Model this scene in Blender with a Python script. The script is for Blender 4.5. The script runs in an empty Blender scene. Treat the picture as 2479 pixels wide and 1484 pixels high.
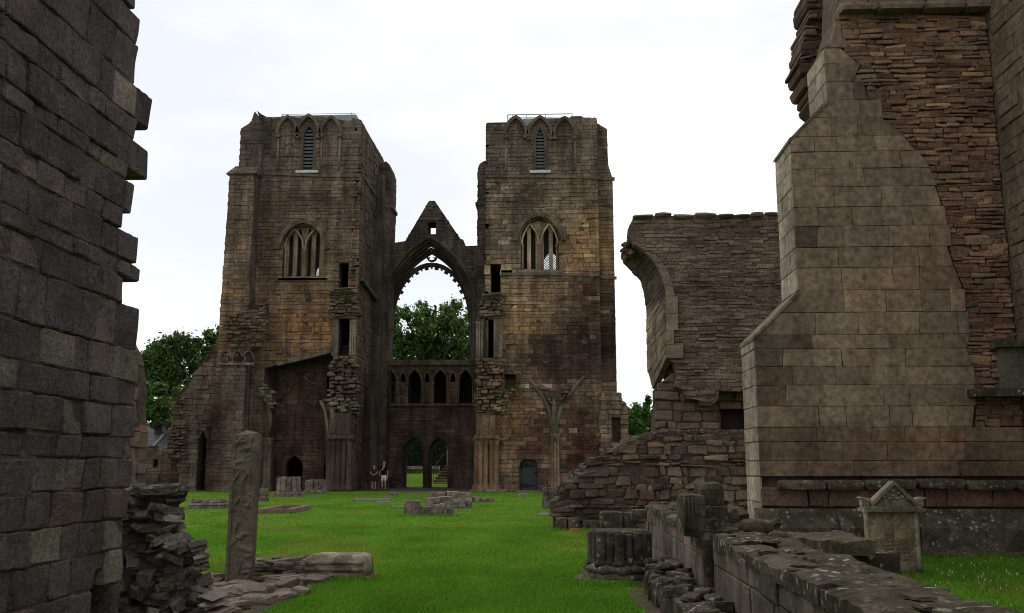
import bpy, bmesh, math, random
import numpy as np
from mathutils import Vector, Matrix, noise
from mathutils.geometry import delaunay_2d_cdt

S = bpy.context.scene
COL = S.collection
R_ = math.radians

# ------------------------------------------------------------------ camera
PITCH, YAW, EYE = R_(9.6), R_(2.56), 1.6
FPX, CX, CY = 2235.0, 1239.0, 742.0            # focal length and centre of a 2478 x 1484 view
cam = bpy.data.cameras.new('camera')
cam.sensor_width = 36.0
cam.lens = 36.0 * FPX / 2478.0
cam.clip_start, cam.clip_end = 0.05, 3000
camo = bpy.data.objects.new('camera', cam)
COL.objects.link(camo)
camo.location = (0, 0, EYE)
camo.rotation_euler = (math.pi / 2 + PITCH, 0, YAW)
S.camera = camo

# ------------------------------------------------------------------ sky, sun, exposure
SUN_EL, SUN_AZ = R_(52), R_(-35)               # high, from ahead and to the left, behind cloud
wd = bpy.data.worlds.new('World')
S.world = wd
wd.use_nodes = True
nt = wd.node_tree
nt.nodes.clear()
out = nt.nodes.new('ShaderNodeOutputWorld')
bg = nt.nodes.new('ShaderNodeBackground')
bg.inputs['Strength'].default_value = 0.1
sky = nt.nodes.new('ShaderNodeTexSky')
sky.sky_type = 'NISHITA'
sky.sun_disc = False
sky.sun_elevation = SUN_EL
sky.sun_rotation = SUN_AZ
tc = nt.nodes.new('ShaderNodeTexCoord')
mp = nt.nodes.new('ShaderNodeMapping')
mp.inputs['Scale'].default_value = (1.0, 1.0, 2.6)
mp.inputs['Location'].default_value = (0.35, 0.2, 0.55)
nz = nt.nodes.new('ShaderNodeTexNoise')
nz.inputs['Scale'].default_value = 2.3
nz.inputs['Detail'].default_value = 6
nz.inputs['Roughness'].default_value = 0.5
rp = nt.nodes.new('ShaderNodeValToRGB')
rp.color_ramp.elements[0].position = 0.36
rp.color_ramp.elements[0].color = (0.66, 0.66, 0.66, 1)
rp.color_ramp.elements[1].position = 0.60
rp.color_ramp.elements[1].color = (1, 1, 1, 1)
mx = nt.nodes.new('ShaderNodeMix')
mx.data_type = 'RGBA'
mx.inputs[7].default_value = (11.2, 11.2, 11.25, 1)     # cloud
nt.links.new(tc.outputs['Generated'], mp.inputs['Vector'])
nt.links.new(mp.outputs[0], nz.inputs['Vector'])
nt.links.new(nz.outputs['Fac'], rp.inputs['Fac'])
nt.links.new(rp.outputs['Color'], mx.inputs[0])
nt.links.new(sky.outputs['Color'], mx.inputs[6])
nt.links.new(mx.outputs[2], bg.inputs['Color'])
nt.links.new(bg.outputs[0], out.inputs['Surface'])

sl = bpy.data.lights.new('sun', 'SUN')
sl.energy = 0.7
sl.angle = R_(25)
sl.color = (1.0, 0.96, 0.9)
so = bpy.data.objects.new('sun', sl)
COL.objects.link(so)
sd = Vector((math.sin(SUN_AZ) * math.cos(SUN_EL), math.cos(SUN_AZ) * math.cos(SUN_EL), math.sin(SUN_EL)))
so.rotation_euler = sd.to_track_quat('Z', 'Y').to_euler()
so.location = (0, 0, 60)

S.view_settings.view_transform = 'Standard'
S.view_settings.look = 'None'
S.view_settings.exposure = 0.0
S.view_settings.gamma = 1.0
S.view_settings.use_curve_mapping = False
S.render.engine = 'CYCLES'
S.cycles.use_denoising = True
S.cycles.filter_width = 1.0
S.cycles.max_bounces = 6
S.cycles.diffuse_bounces = 4

# ------------------------------------------------------------------ from a view angle to a place
_f = Vector((-math.sin(YAW) * math.cos(PITCH), math.cos(YAW) * math.cos(PITCH), math.sin(PITCH)))
_r = Vector((math.cos(YAW), math.sin(YAW), 0))
_u = Vector((math.sin(YAW) * math.sin(PITCH), -math.cos(YAW) * math.sin(PITCH), math.cos(PITCH)))

def ray(x, y):
    return _f + _r * ((x - CX) / FPX) + _u * ((CY - y) / FPX)

def aty(x, y, Y):
    d = ray(x, y); t = Y / d.y
    return (d.x * t, d.z * t + EYE)

def atx(x, y, X):
    d = ray(x, y); t = X / d.x
    return (d.y * t, d.z * t + EYE)

def atz(x, y, Z=0.0):
    d = ray(x, y); t = (Z - EYE) / d.z
    return (d.x * t, d.y * t)

def PY(Y, pts):
    return [aty(a, b, Y) for a, b in pts]

def PX(X, pts):
    return [atx(a, b, X) for a, b in pts]

# ------------------------------------------------------------------ materials
MATS = {}

def nodes_mat(name, rough=0.9):
    m = bpy.data.materials.new(name)
    m.use_nodes = True
    b = m.node_tree.nodes['Principled BSDF']
    b.inputs['Roughness'].default_value = rough
    b.inputs['Specular IOR Level'].default_value = 0.12
    MATS[name] = m
    return m, m.node_tree, b

def N(t, kind, **kw):
    n = t.nodes.new(kind)
    for k, v in kw.items():
        if k in n.inputs:
            n.inputs[k].default_value = v
        else:
            setattr(n, k, v)
    return n

def ramp(t, src, p0, c0, p1, c1):
    r = t.nodes.new('ShaderNodeValToRGB')
    e = r.color_ramp.elements
    c = lambda v: (v, v, v, 1) if not hasattr(v, '__len__') else tuple(v) + (1,)
    e[0].position, e[0].color = p0, c(c0)
    e[1].position, e[1].color = p1, c(c1)
    t.links.new(src, r.inputs[0])
    return r.outputs['Color']

def mixc(t, mode, fac, a, b):
    m = t.nodes.new('ShaderNodeMix')
    m.data_type = 'RGBA'
    m.blend_type = mode
    for i, v in ((0, fac), (6, a), (7, b)):
        if isinstance(v, (int, float)):
            m.inputs[i].default_value = v
        elif isinstance(v, tuple):
            m.inputs[i].default_value = v + (1,) if len(v) == 3 else v
        else:
            t.links.new(v, m.inputs[i])
    return m.outputs[2]

def math_(t, op, a, b=0.0):
    m = t.nodes.new('ShaderNodeMath')
    m.operation = op
    for i, v in ((0, a), (1, b)):
        if isinstance(v, (int, float)):
            m.inputs[i].default_value = v
        else:
            t.links.new(v, m.inputs[i])
    return m.outputs[0]

def noise_(t, vec, scale, detail=5, rough=0.55, stretch=None):
    n = t.nodes.new('ShaderNodeTexNoise')
    n.inputs['Scale'].default_value = scale
    n.inputs['Detail'].default_value = detail
    n.inputs['Roughness'].default_value = rough
    if stretch:
        mp_ = t.nodes.new('ShaderNodeMapping')
        mp_.inputs['Scale'].default_value = stretch
        t.links.new(vec, mp_.inputs[0])
        vec = mp_.outputs[0]
    t.links.new(vec, n.inputs['Vector'])
    return n.outputs['Fac']

def stone_mat(name, sc=1.0, lichen=0.0, moss=0.0, stain=0.5, bump=0.6, dist=0.02, streak=0.0, pits=0.0, lc=(.34, .34, .31), crust=0.0, gain=(1.8, 1.68, 1.62)):
    m, t, b = nodes_mat(name, 0.92)
    g = t.nodes.new('ShaderNodeNewGeometry')
    P = g.outputs['Position']
    a = t.nodes.new('ShaderNodeAttribute')
    a.attribute_name = 'Col'
    c = mixc(t, 'MULTIPLY', 1.0, a.outputs['Color'], gain)
    n1 = noise_(t, P, 0.9 * sc, 6, 0.6)
    c = mixc(t, 'MULTIPLY', 1.0, c, ramp(t, n1, 0.32, 1.0 - stain, 0.66, 1.12))
    n2 = noise_(t, P, 14 * sc, 8, 0.68)
    c = mixc(t, 'MULTIPLY', 1.0, c, ramp(t, n2, 0.32, 0.5, 0.70, 1.42))
    n5 = noise_(t, P, 3.6 * sc, 4, 0.6)
    c = mixc(t, 'MIX', ramp(t, n5, 0.56, 0.0, 0.75, 0.4), c, mixc(t, 'MULTIPLY', 1.0, c, (1.25, 0.88, 0.66)))
    if streak:
        n3 = noise_(t, P, 2.2, 5, 0.6, (1, 1, 0.12))
        c = mixc(t, 'MULTIPLY', streak, c, ramp(t, n3, 0.42, 0.35, 0.6, 1.1))
    if crust:
        n6 = noise_(t, P, 1.7 * sc, 7, 0.65)
        c = mixc(t, 'MULTIPLY', crust, c, ramp(t, n6, 0.46, 0.18, 0.57, 1.0))
    if moss:
        sx = t.nodes.new('ShaderNodeSeparateXYZ')
        t.links.new(g.outputs['Normal'], sx.inputs[0])
        up = ramp(t, sx.outputs['Z'], 0.25, 0.0, 0.75, 1.0)
        nm = noise_(t, P, 5 * sc, 5, 0.6)
        f = mixc(t, 'MULTIPLY', 1.0, up, ramp(t, nm, 0.45, 0.0, 0.62, moss))
        c = mixc(t, 'MIX', f, c, (.10, .105, .04))
    if lichen:
        vo = t.nodes.new('ShaderNodeTexVoronoi')
        vo.inputs['Scale'].default_value = 5.0 * sc
        nn_ = t.nodes.new('ShaderNodeTexNoise')
        nn_.inputs['Scale'].default_value = 20 * sc
        nn_.inputs['Detail'].default_value = 4
        t.links.new(P, nn_.inputs['Vector'])
        va = t.nodes.new('ShaderNodeVectorMath'); va.operation = 'SCALE'; va.inputs['Scale'].default_value = 0.16 / sc
        t.links.new(nn_.outputs['Color'], va.inputs[0])
        vb = t.nodes.new('ShaderNodeVectorMath'); vb.operation = 'ADD'
        t.links.new(P, vb.inputs[0]); t.links.new(va.outputs[0], vb.inputs[1])
        t.links.new(vb.outputs[0], vo.inputs['Vector'])
        spot = ramp(t, vo.outputs['Distance'], 0.22, lichen, 0.42, 0.0)
        sc_ = t.nodes.new('ShaderNodeSeparateColor')
        t.links.new(vo.outputs['Color'], sc_.inputs[0])
        nb = noise_(t, P, 1.1 * sc, 4, 0.55)
        f = mixc(t, 'MULTIPLY', 1.0, spot, ramp(t, nb, 0.44, 0.0, 0.60, 1.0))
        f = mixc(t, 'MULTIPLY', 1.0, f, ramp(t, sc_.outputs[0], 0.35, 0.0, 0.75, 1.0))
        f = mixc(t, 'MULTIPLY', 1.0, f, ramp(t, n2, 0.35, 0.35, 0.6, 1.0))
        c = mixc(t, 'MIX', f, c, lc)
    t.links.new(c, b.inputs['Base Color'])
    h = noise_(t, P, 22 * sc, 9, 0.7)
    h2 = noise_(t, P, 5 * sc, 4, 0.6)
    hh = math_(t, 'ADD', h, math_(t, 'MULTIPLY', h2, 1.2))
    if pits:
        v = t.nodes.new('ShaderNodeTexVoronoi')
        v.inputs['Scale'].default_value = 16 * sc
        t.links.new(P, v.inputs['Vector'])
        pv = ramp(t, v.outputs['Distance'], 0.08, 0.0, 0.28, 1.0)
        np_ = ramp(t, noise_(t, P, 3 * sc, 3), 0.5, 0.0, 0.6, 1.0)
        hh = math_(t, 'ADD', hh, math_(t, 'MULTIPLY', mixc(t, 'MIX', np_, (1, 1, 1), pv), pits))
    bp = t.nodes.new('ShaderNodeBump')
    bp.inputs['Strength'].default_value = bump
    bp.inputs['Distance'].default_value = dist
    t.links.new(hh, bp.inputs['Height'])
    t.links.new(bp.outputs[0], b.inputs['Normal'])
    return m

stone_mat('tower_stone', sc=0.8, stain=0.5, streak=0.6, bump=1.0, dist=0.09, moss=0.5, gain=(1.98, 1.83, 1.76))
stone_mat('near_stone', sc=2.2, stain=0.45, lichen=0.35, bump=1.0, dist=0.045, pits=1.6, gain=(2.05, 1.88, 2.0))
stone_mat('ashlar_stone', sc=0.55, stain=0.22, bump=0.7, dist=0.02, crust=0.22, streak=0.35, lichen=0.12, pits=0.3, gain=(1.78, 1.57, 1.44))
stone_mat('rubble_stone', sc=1.5, stain=0.5, bump=0.9, dist=0.03, lichen=0.15, moss=0.2, gain=(1.78, 1.55, 1.46))
stone_mat('headstone_stone', sc=3.0, stain=0.35, bump=0.6, dist=0.01, lichen=0.35, crust=0.5, streak=0.5, gain=(1.6, 1.5, 1.36))
stone_mat('lichen_stone', sc=2.4, stain=0.4, bump=0.9, dist=0.02, lichen=1.0, moss=0.45, pits=0.6, crust=0.55, lc=(.50, .50, .45), gain=(1.1, 1.0, .92))
stone_mat('core_stone', sc=2.6, stain=0.4, bump=0.9, dist=0.02, lichen=0.4, pits=0.4)
stone_mat('wallface_stone', sc=2.2, stain=0.45, bump=0.9, dist=0.02, lichen=0.5, streak=0.7, pits=0.6, gain=(1.5, 1.4, 1.32))
stone_mat('pillar_stone', sc=3.5, stain=0.35, bump=1.0, dist=0.025, lichen=0.35, moss=0.5, pits=0.5, lc=(.32, .30, .20))
stone_mat('lawn_stone', sc=3.0, stain=0.4, bump=0.8, dist=0.02, lichen=0.9, moss=0.3, crust=0.6, lc=(.40, .40, .37))

def plain_mat(name, col, rough=0.8, sc=8, var=0.3, metal=0.0, bump=0.0):
    m, t, b = nodes_mat(name, rough)
    g = t.nodes.new('ShaderNodeNewGeometry')
    n = noise_(t, g.outputs['Position'], sc, 6, 0.6)
    c = mixc(t, 'MULTIPLY', 1.0, tuple(col), ramp(t, n, 0.3, 1 - var, 0.7, 1 + var))
    t.links.new(c, b.inputs['Base Color'])
    b.inputs['Metallic'].default_value = metal
    if bump:
        bp = t.nodes.new('ShaderNodeBump')
        bp.inputs['Strength'].default_value = bump
        bp.inputs['Distance'].default_value = 0.01
        t.links.new(n, bp.inputs['Height'])
        t.links.new(bp.outputs[0], b.inputs['Normal'])
    return m

plain_mat('louvre_wood', (.10, .10, .105), 0.7, 6, 0.25)
plain_mat('lead_sill', (.42, .46, .46), 0.5, 9, 0.3)
plain_mat('lead_roof', (.20, .24, .24), 0.5, 3, 0.25)
plain_mat('rail_metal', (.42, .44, .44), 0.45, 4, 0.1, 0.3)
plain_mat('lattice_lead', (.05, .05, .05), 0.6, 10, 0.2)
plain_mat('door_green', (.045, .052, .046), 0.6, 10, 0.2)
plain_mat('iron', (.012, .012, .012), 0.6, 20, 0.3)
plain_mat('timber', (.05, .035, .028), 0.75, 6, 0.3)
plain_mat('old_timber', (.10, .065, .05), 0.8, 6, 0.3)
plain_mat('board_brown', (.035, .022, .02), 0.7, 3, 0.3)
plain_mat('slate', (.10, .105, .12), 0.6, 2.5, 0.35)
plain_mat('skew_stone', (.34, .33, .31), 0.9, 4, 0.25)
plain_mat('harling', (.15, .13, .115), 0.95, 3, 0.3, 0, 0.3)
plain_mat('bark', (.07, .055, .042), 0.95, 6, 0.4, 0, 0.6)
plain_mat('earth', (.075, .055, .038), 1.0, 5, 0.45, 0, 0.8)
plain_mat('gravel', (.085, .072, .066), 1.0, 9, 0.4, 0, 0.6)
plain_mat('path_slab', (.15, .125, .11), 0.95, 5, 0.35, 0, 0.4)
plain_mat('pink_kerb', (.17, .115, .10), 0.9, 6, 0.3, 0, 0.3)
plain_mat('skin', (.42, .24, .17), 0.6, 20, 0.08)
plain_mat('skin_red', (.50, .20, .15), 0.6, 20, 0.08)
plain_mat('shirt_olive', (.035, .034, .028), 0.9, 20, 0.2)
plain_mat('shirt_black', (.010, .010, .012), 0.9, 20, 0.2)
plain_mat('shorts_khaki', (.17, .155, .12), 0.9, 20, 0.15)
plain_mat('shorts_white', (.62, .60, .55), 0.9, 20, 0.08)
plain_mat('hair_dark', (.02, .015, .012), 0.7, 20, 0.2)
plain_mat('print_pale', (.45, .48, .48), 0.9, 40, 0.1)
plain_mat('shoe', (.03, .03, .03), 0.7, 20, 0.2)
plain_mat('daisy_white', (.75, .75, .72), 0.8, 20, 0.05)
plain_mat('weed', (.035, .050, .016), 0.8, 8, 0.4)
plain_mat('info_panel', (.008, .008, .009), 0.9, 8, 0.2)

def leaf_mat(name, tint):
    m, t, b = nodes_mat(name, 0.55)
    a = t.nodes.new('ShaderNodeAttribute')
    a.attribute_name = 'Col'
    c = mixc(t, 'MULTIPLY', 1.0, a.outputs['Color'], tint)
    t.links.new(c, b.inputs['Base Color'])
    tr = t.nodes.new('ShaderNodeBsdfTranslucent')
    t.links.new(mixc(t, 'MULTIPLY', 1.0, c, (1.3, 1.5, 0.6)), tr.inputs['Color'])
    ms = t.nodes.new('ShaderNodeMixShader')
    ms.inputs[0].default_value = 0.35
    o = t.nodes['Material Output']
    t.links.new(b.outputs[0], ms.inputs[1])
    t.links.new(tr.outputs[0], ms.inputs[2])
    t.links.new(ms.outputs[0], o.inputs[0])
    return m

leaf_mat('leaf', (1, 1, 1))
leaf_mat('grass_blade', (1, 1, 1))

# lawn
m, t, b = nodes_mat('lawn', 1.0)
b.inputs['Specular IOR Level'].default_value = 0.0
g = t.nodes.new('ShaderNodeNewGeometry')
P = g.outputs['Position']
c = ramp(t, noise_(t, P, 0.22, 5, 0.6), 0.35, (.074, .186, .018), 0.68, (.124, .198, .026))
dry = ramp(t, noise_(t, P, 0.11, 6, 0.65, (1, 0.8, 1)), 0.52, 0.0, 0.68, 0.8)
c = mixc(t, 'MIX', dry, c, (.20, .185, .045))
fine = noise_(t, P, 26, 6, 0.75)
c = mixc(t, 'MULTIPLY', 1.0, c, ramp(t, fine, 0.3, 0.55, 0.72, 1.4))
mid = noise_(t, P, 2.4, 5, 0.6)
c = mixc(t, 'MULTIPLY', 1.0, c, ramp(t, mid, 0.3, 0.72, 0.7, 1.25))
t.links.new(c, b.inputs['Base Color'])
bp = t.nodes.new('ShaderNodeBump')
bp.inputs['Strength'].default_value = 0.5
bp.inputs['Distance'].default_value = 0.02
t.links.new(noise_(t, P, 60, 4, 0.7), bp.inputs['Height'])
t.links.new(bp.outputs[0], b.inputs['Normal'])

# ------------------------------------------------------------------ building helpers
def prop(o, label=None, cat=None, group=None, kind=None):
    for k, v in (('label', label), ('category', cat), ('group', group), ('kind', kind)):
        if v:
            o[k] = v
    return o

def parent_to(o, p):
    if p is None:
        return
    o.parent = p
    L = p.get('_w')
    if L is not None:
        o.matrix_parent_inverse = Matrix.Translation(-Vector(L))

def thing(name, loc, label, cat, group=None):
    o = bpy.data.objects.new(name, None)
    o.empty_display_size = 0.2
    COL.objects.link(o)
    o.location = loc
    o['_w'] = list(loc)
    return prop(o, label, cat, group, 'thing')

class MB:
    def __init__(s):
        s.v, s.f, s.c = [], [], []

    def add(s, verts, faces, col=(.12, .1, .08)):
        n = len(s.v)
        s.v.extend([tuple(p) for p in verts])
        s.f.extend([tuple(i + n for i in q) for q in faces])
        if col and isinstance(col[0], (tuple, list)):
            s.c.extend(col)
        else:
            s.c.extend([col] * len(verts))
        return s

    def box(s, x0, x1, y0, y1, z0, z1, col=(.12, .1, .08)):
        v = [(x, y, z) for z in (z0, z1) for y in (y0, y1) for x in (x0, x1)]
        return s.add(v, [(0, 2, 3, 1), (4, 5, 7, 6), (0, 1, 5, 4), (2, 6, 7, 3), (0, 4, 6, 2), (1, 3, 7, 5)], col)

    def tube(s, pts, rad, seg=8, col=(.12, .1, .08), cap=True):
        pts = [Vector(p) for p in pts]
        if not hasattr(rad, '__len__'):
            rad = [rad] * len(pts)
        v, f = [], []
        for i, p in enumerate(pts):
            d = (pts[min(i + 1, len(pts) - 1)] - pts[max(i - 1, 0)]).normalized()
            a = Vector((0, 0, 1)) if abs(d.z) < 0.9 else Vector((1, 0, 0))
            e1 = d.cross(a).normalized()
            e2 = d.cross(e1)
            for k in range(seg):
                an = 2 * math.pi * k / seg
                v.append(p + (e1 * math.cos(an) + e2 * math.sin(an)) * rad[i])
        for i in range(len(pts) - 1):
            for k in range(seg):
                k2 = (k + 1) % seg
                f.append((i * seg + k, i * seg + k2, (i + 1) * seg + k2, (i + 1) * seg + k))
        if cap:
            f.append(tuple(range(seg))[::-1])
            f.append(tuple((len(pts) - 1) * seg + k for k in range(seg)))
        return s.add(v, f, col)

    def lathe(s, cx, cy, prof, seg=16, col=(.12, .1, .08), lobes=0, amp=0.0, ph=0.0):
        v, f = [], []
        for (r, z) in prof:
            for k in range(seg):
                an = 2 * math.pi * k / seg
                rr = r * (1 + amp * abs(math.cos(lobes * an / 2 + ph))) if lobes else r
                v.append((cx + rr * math.cos(an), cy + rr * math.sin(an), z))
        for i in range(len(prof) - 1):
            for k in range(seg):
                k2 = (k + 1) % seg
                f.append((i * seg + k, i * seg + k2, (i + 1) * seg + k2, (i + 1) * seg + k))
        f.append(tuple(range(seg))[::-1])
        f.append(tuple((len(prof) - 1) * seg + k for k in range(seg)))
        return s.add(v, f, col)

    def build(s, name, mat, parent=None, smooth=False, center=False):
        me = bpy.data.meshes.new(name)
        v = s.v
        c0 = None
        if center and v:
            c0 = tuple((min(p[i] for p in v) + max(p[i] for p in v)) / 2 for i in range(3))
            v = [(p[0] - c0[0], p[1] - c0[1], p[2] - c0[2]) for p in v]
        me.from_pydata(v, [], s.f)
        ca = me.color_attributes.new('Col', 'FLOAT_COLOR', 'POINT')
        if s.c:
            arr = np.ones((len(v), 4), dtype=np.float32)
            arr[:, :3] = np.array(s.c, dtype=np.float32)[:, :3]
            ca.data.foreach_set('color', arr.ravel())
        if smooth:
            me.polygons.foreach_set('use_smooth', [True] * len(me.polygons))
        me.materials.append(MATS[mat] if isinstance(mat, str) else mat)
        o = bpy.data.objects.new(name, me)
        COL.objects.link(o)
        if c0:
            o.location = c0
        parent_to(o, parent)
        return o

class Frame:
    """a wall plane: s runs along it, t is height, d stands out of it"""
    def __init__(s, o, d, n):
        s.o, s.d, s.n = o, d, n

    def __call__(s, a, t, d=0.0):
        return (s.o[0] + s.d[0] * a + s.n[0] * d, s.o[1] + s.d[1] * a + s.n[1] * d, t)

def FY(y): return Frame((0, y), (1, 0), (0, -1))
def FXp(x): return Frame((x, 0), (0, 1), (1, 0))
def FXm(x): return Frame((x, 0), (0, 1), (-1, 0))

def slab(name, fr, outline, holes, d0, d1, mat, parent, col=(.07, .06, .05), colf=None):
    """a wall of real thickness with real openings"""
    vs, es = [], []
    for poly in [outline] + list(holes):
        n = len(vs)
        vs += [Vector((p[0], p[1])) for p in poly]
        es += [(n + i, n + (i + 1) % len(poly)) for i in range(len(poly))]
    v2, e2, f2, _, _, _ = delaunay_2d_cdt(vs, es, [], 0, 1e-5)
    polys = [outline] + list(holes)
    keep = []
    for f in f2:
        cx_ = sum(v2[i].x for i in f) / len(f); cz_ = sum(v2[i].y for i in f) / len(f)
        if sum(1 for q in crossings(polys, cz_) if q[0] < cx_) % 2:
            keep.append(f)
    f2 = keep
    mb = MB()
    n = len(v2)
    verts = [fr(p.x, p.y, d0) for p in v2] + [fr(p.x, p.y, d1) for p in v2]
    faces = [tuple(f) for f in f2] + [tuple(i + n for i in reversed(f)) for f in f2]
    cnt = {}
    for f in f2:
        for i in range(len(f)):
            a, b_ = f[i], f[(i + 1) % len(f)]
            cnt.setdefault((min(a, b_), max(a, b_)), []).append((a, b_))
    for k, l in cnt.items():
        if len(l) == 1:
            a, b_ = l[0]
            faces.append((b_, a, a + n, b_ + n))
    mb.add(verts, faces, [colf(p) if colf else col for p in verts])
    return mb.build(name, mat, parent)

def arch(cx, z0, zs, half, rise, n=7):
    """outline of a pointed (or round, rise == half) opening from the sill up"""
    Rr = (half * half + rise * rise) / (2 * half)
    am = math.asin(min(1.0, rise / Rr))
    L = []
    for i in range(n + 1):
        a = am * i / n
        L.append((cx - half + Rr - Rr * math.cos(a), zs + Rr * math.sin(a)))
    pts = [(cx - half, z0)] if z0 < zs else []
    pts += L
    pts += [(2 * cx - x, z) for x, z in reversed(L[:-1])]
    if z0 < zs:
        pts += [(cx + half, z0)]
    return pts

def archpx(Y, xl, xr, yb, ys, yt, n=7):
    x0, z0 = aty(xl, yb, Y)
    x1, _ = aty(xr, yb, Y)
    zs = aty((xl + xr) / 2, ys, Y)[1]
    zt = aty((xl + xr) / 2, yt, Y)[1]
    xl2 = aty(xl, (yb + ys) / 2, Y)[0]
    xr2 = aty(xr, (yb + ys) / 2, Y)[0]
    return arch((xl2 + xr2) / 2, z0, zs, (xr2 - xl2) / 2, max(zt - zs, 0.05), n)

def rectpx(Y, xl, xr, yt, yb):
    ym = (yt + yb) / 2
    a, b_ = aty(xl, ym, Y)[0], aty(xr, ym, Y)[0]
    z0, z1 = aty((xl + xr) / 2, yb, Y)[1], aty((xl + xr) / 2, yt, Y)[1]
    return [(a, z0), (b_, z0), (b_, z1), (a, z1)]

def crossings(polys, t):
    xs = []
    for pi, poly in enumerate(polys):
        for i in range(len(poly)):
            (xa, ta), (xb, tb) = poly[i], poly[(i + 1) % len(poly)]
            if (ta <= t) != (tb <= t):
                xs.append((xa + (xb - xa) * (t - ta) / (tb - ta), pi))
    xs.sort()
    return xs

def stone_geo(fr, q, p, back, cham, sub, rough, rnd, R, tilt=0.0):
    wd_ = max(0.02, (q[1][0] - q[0][0] + q[2][0] - q[3][0]) / 2)
    ht = max(0.02, (q[3][1] - q[0][1] + q[2][1] - q[1][1]) / 2)
    cu, cv = min(0.3, cham / wd_), min(0.3, cham / ht)
    us = [0, cu] + [cu + (1 - 2 * cu) * i / sub[0] for i in range(1, sub[0])] + [1 - cu, 1]
    vs = [0, cv] + [cv + (1 - 2 * cv) * i / sub[1] for i in range(1, sub[1])] + [1 - cv, 1]
    nu, nv = len(us), len(vs)
    tu, tv = R.uniform(-tilt, tilt), R.uniform(-tilt, tilt)
    off = Vector((R.uniform(0, 99), R.uniform(0, 99), R.uniform(0, 99)))
    V, F = [], []
    edge = []
    for j, vv in enumerate(vs):
        for i, uu in enumerate(us):
            a, b_ = uu, vv
            ou = i in (0, nu - 1)
            ov = j in (0, nv - 1)
            if ou and ov:
                a = a + (0.5 - a) * 2 * rnd * min(1, ht / wd_)
                b_ = b_ + (0.5 - b_) * 2 * rnd * min(1, wd_ / ht)
            if rough:
                if ou or ov:
                    a += R.uniform(-1, 1) * rough * 0.7 / wd_ * (1 if not ou else .6)
                    b_ += R.uniform(-1, 1) * rough * 0.7 / ht * (1 if not ov else .6)
            x = (q[0][0] * (1 - a) + q[1][0] * a) * (1 - b_) + (q[3][0] * (1 - a) + q[2][0] * a) * b_
            z = (q[0][1] * (1 - a) + q[1][1] * a) * (1 - b_) + (q[3][1] * (1 - a) + q[2][1] * a) * b_
            d = p + (uu - .5) * tu + (vv - .5) * tv
            if ou or ov:
                d -= cham * 0.9
            if rough:
                d += rough * noise.noise(Vector((x * 3.1, z * 3.1, 0)) + off) * 1.6
            V.append(fr(x, z, d))
            edge.append((x, z))
    idx = lambda i, j: j * nu + i
    for j in range(nv - 1):
        for i in range(nu - 1):
            F.append((idx(i, j), idx(i + 1, j), idx(i + 1, j + 1), idx(i, j + 1)))
    loop = [idx(i, 0) for i in range(nu)] + [idx(nu - 1, j) for j in range(1, nv)] + \
           [idx(i, nv - 1) for i in range(nu - 2, -1, -1)] + [idx(0, j) for j in range(nv - 2, 0, -1)]
    n0 = len(V)
    for k in loop:
        V.append(fr(edge[k][0], edge[k][1], -back))
    L = len(loop)
    for k in range(L):
        k2 = (k + 1) % L
        F.append((loop[k2], loop[k], n0 + k, n0 + k2))
    return V, F, wd_ * ht

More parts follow.
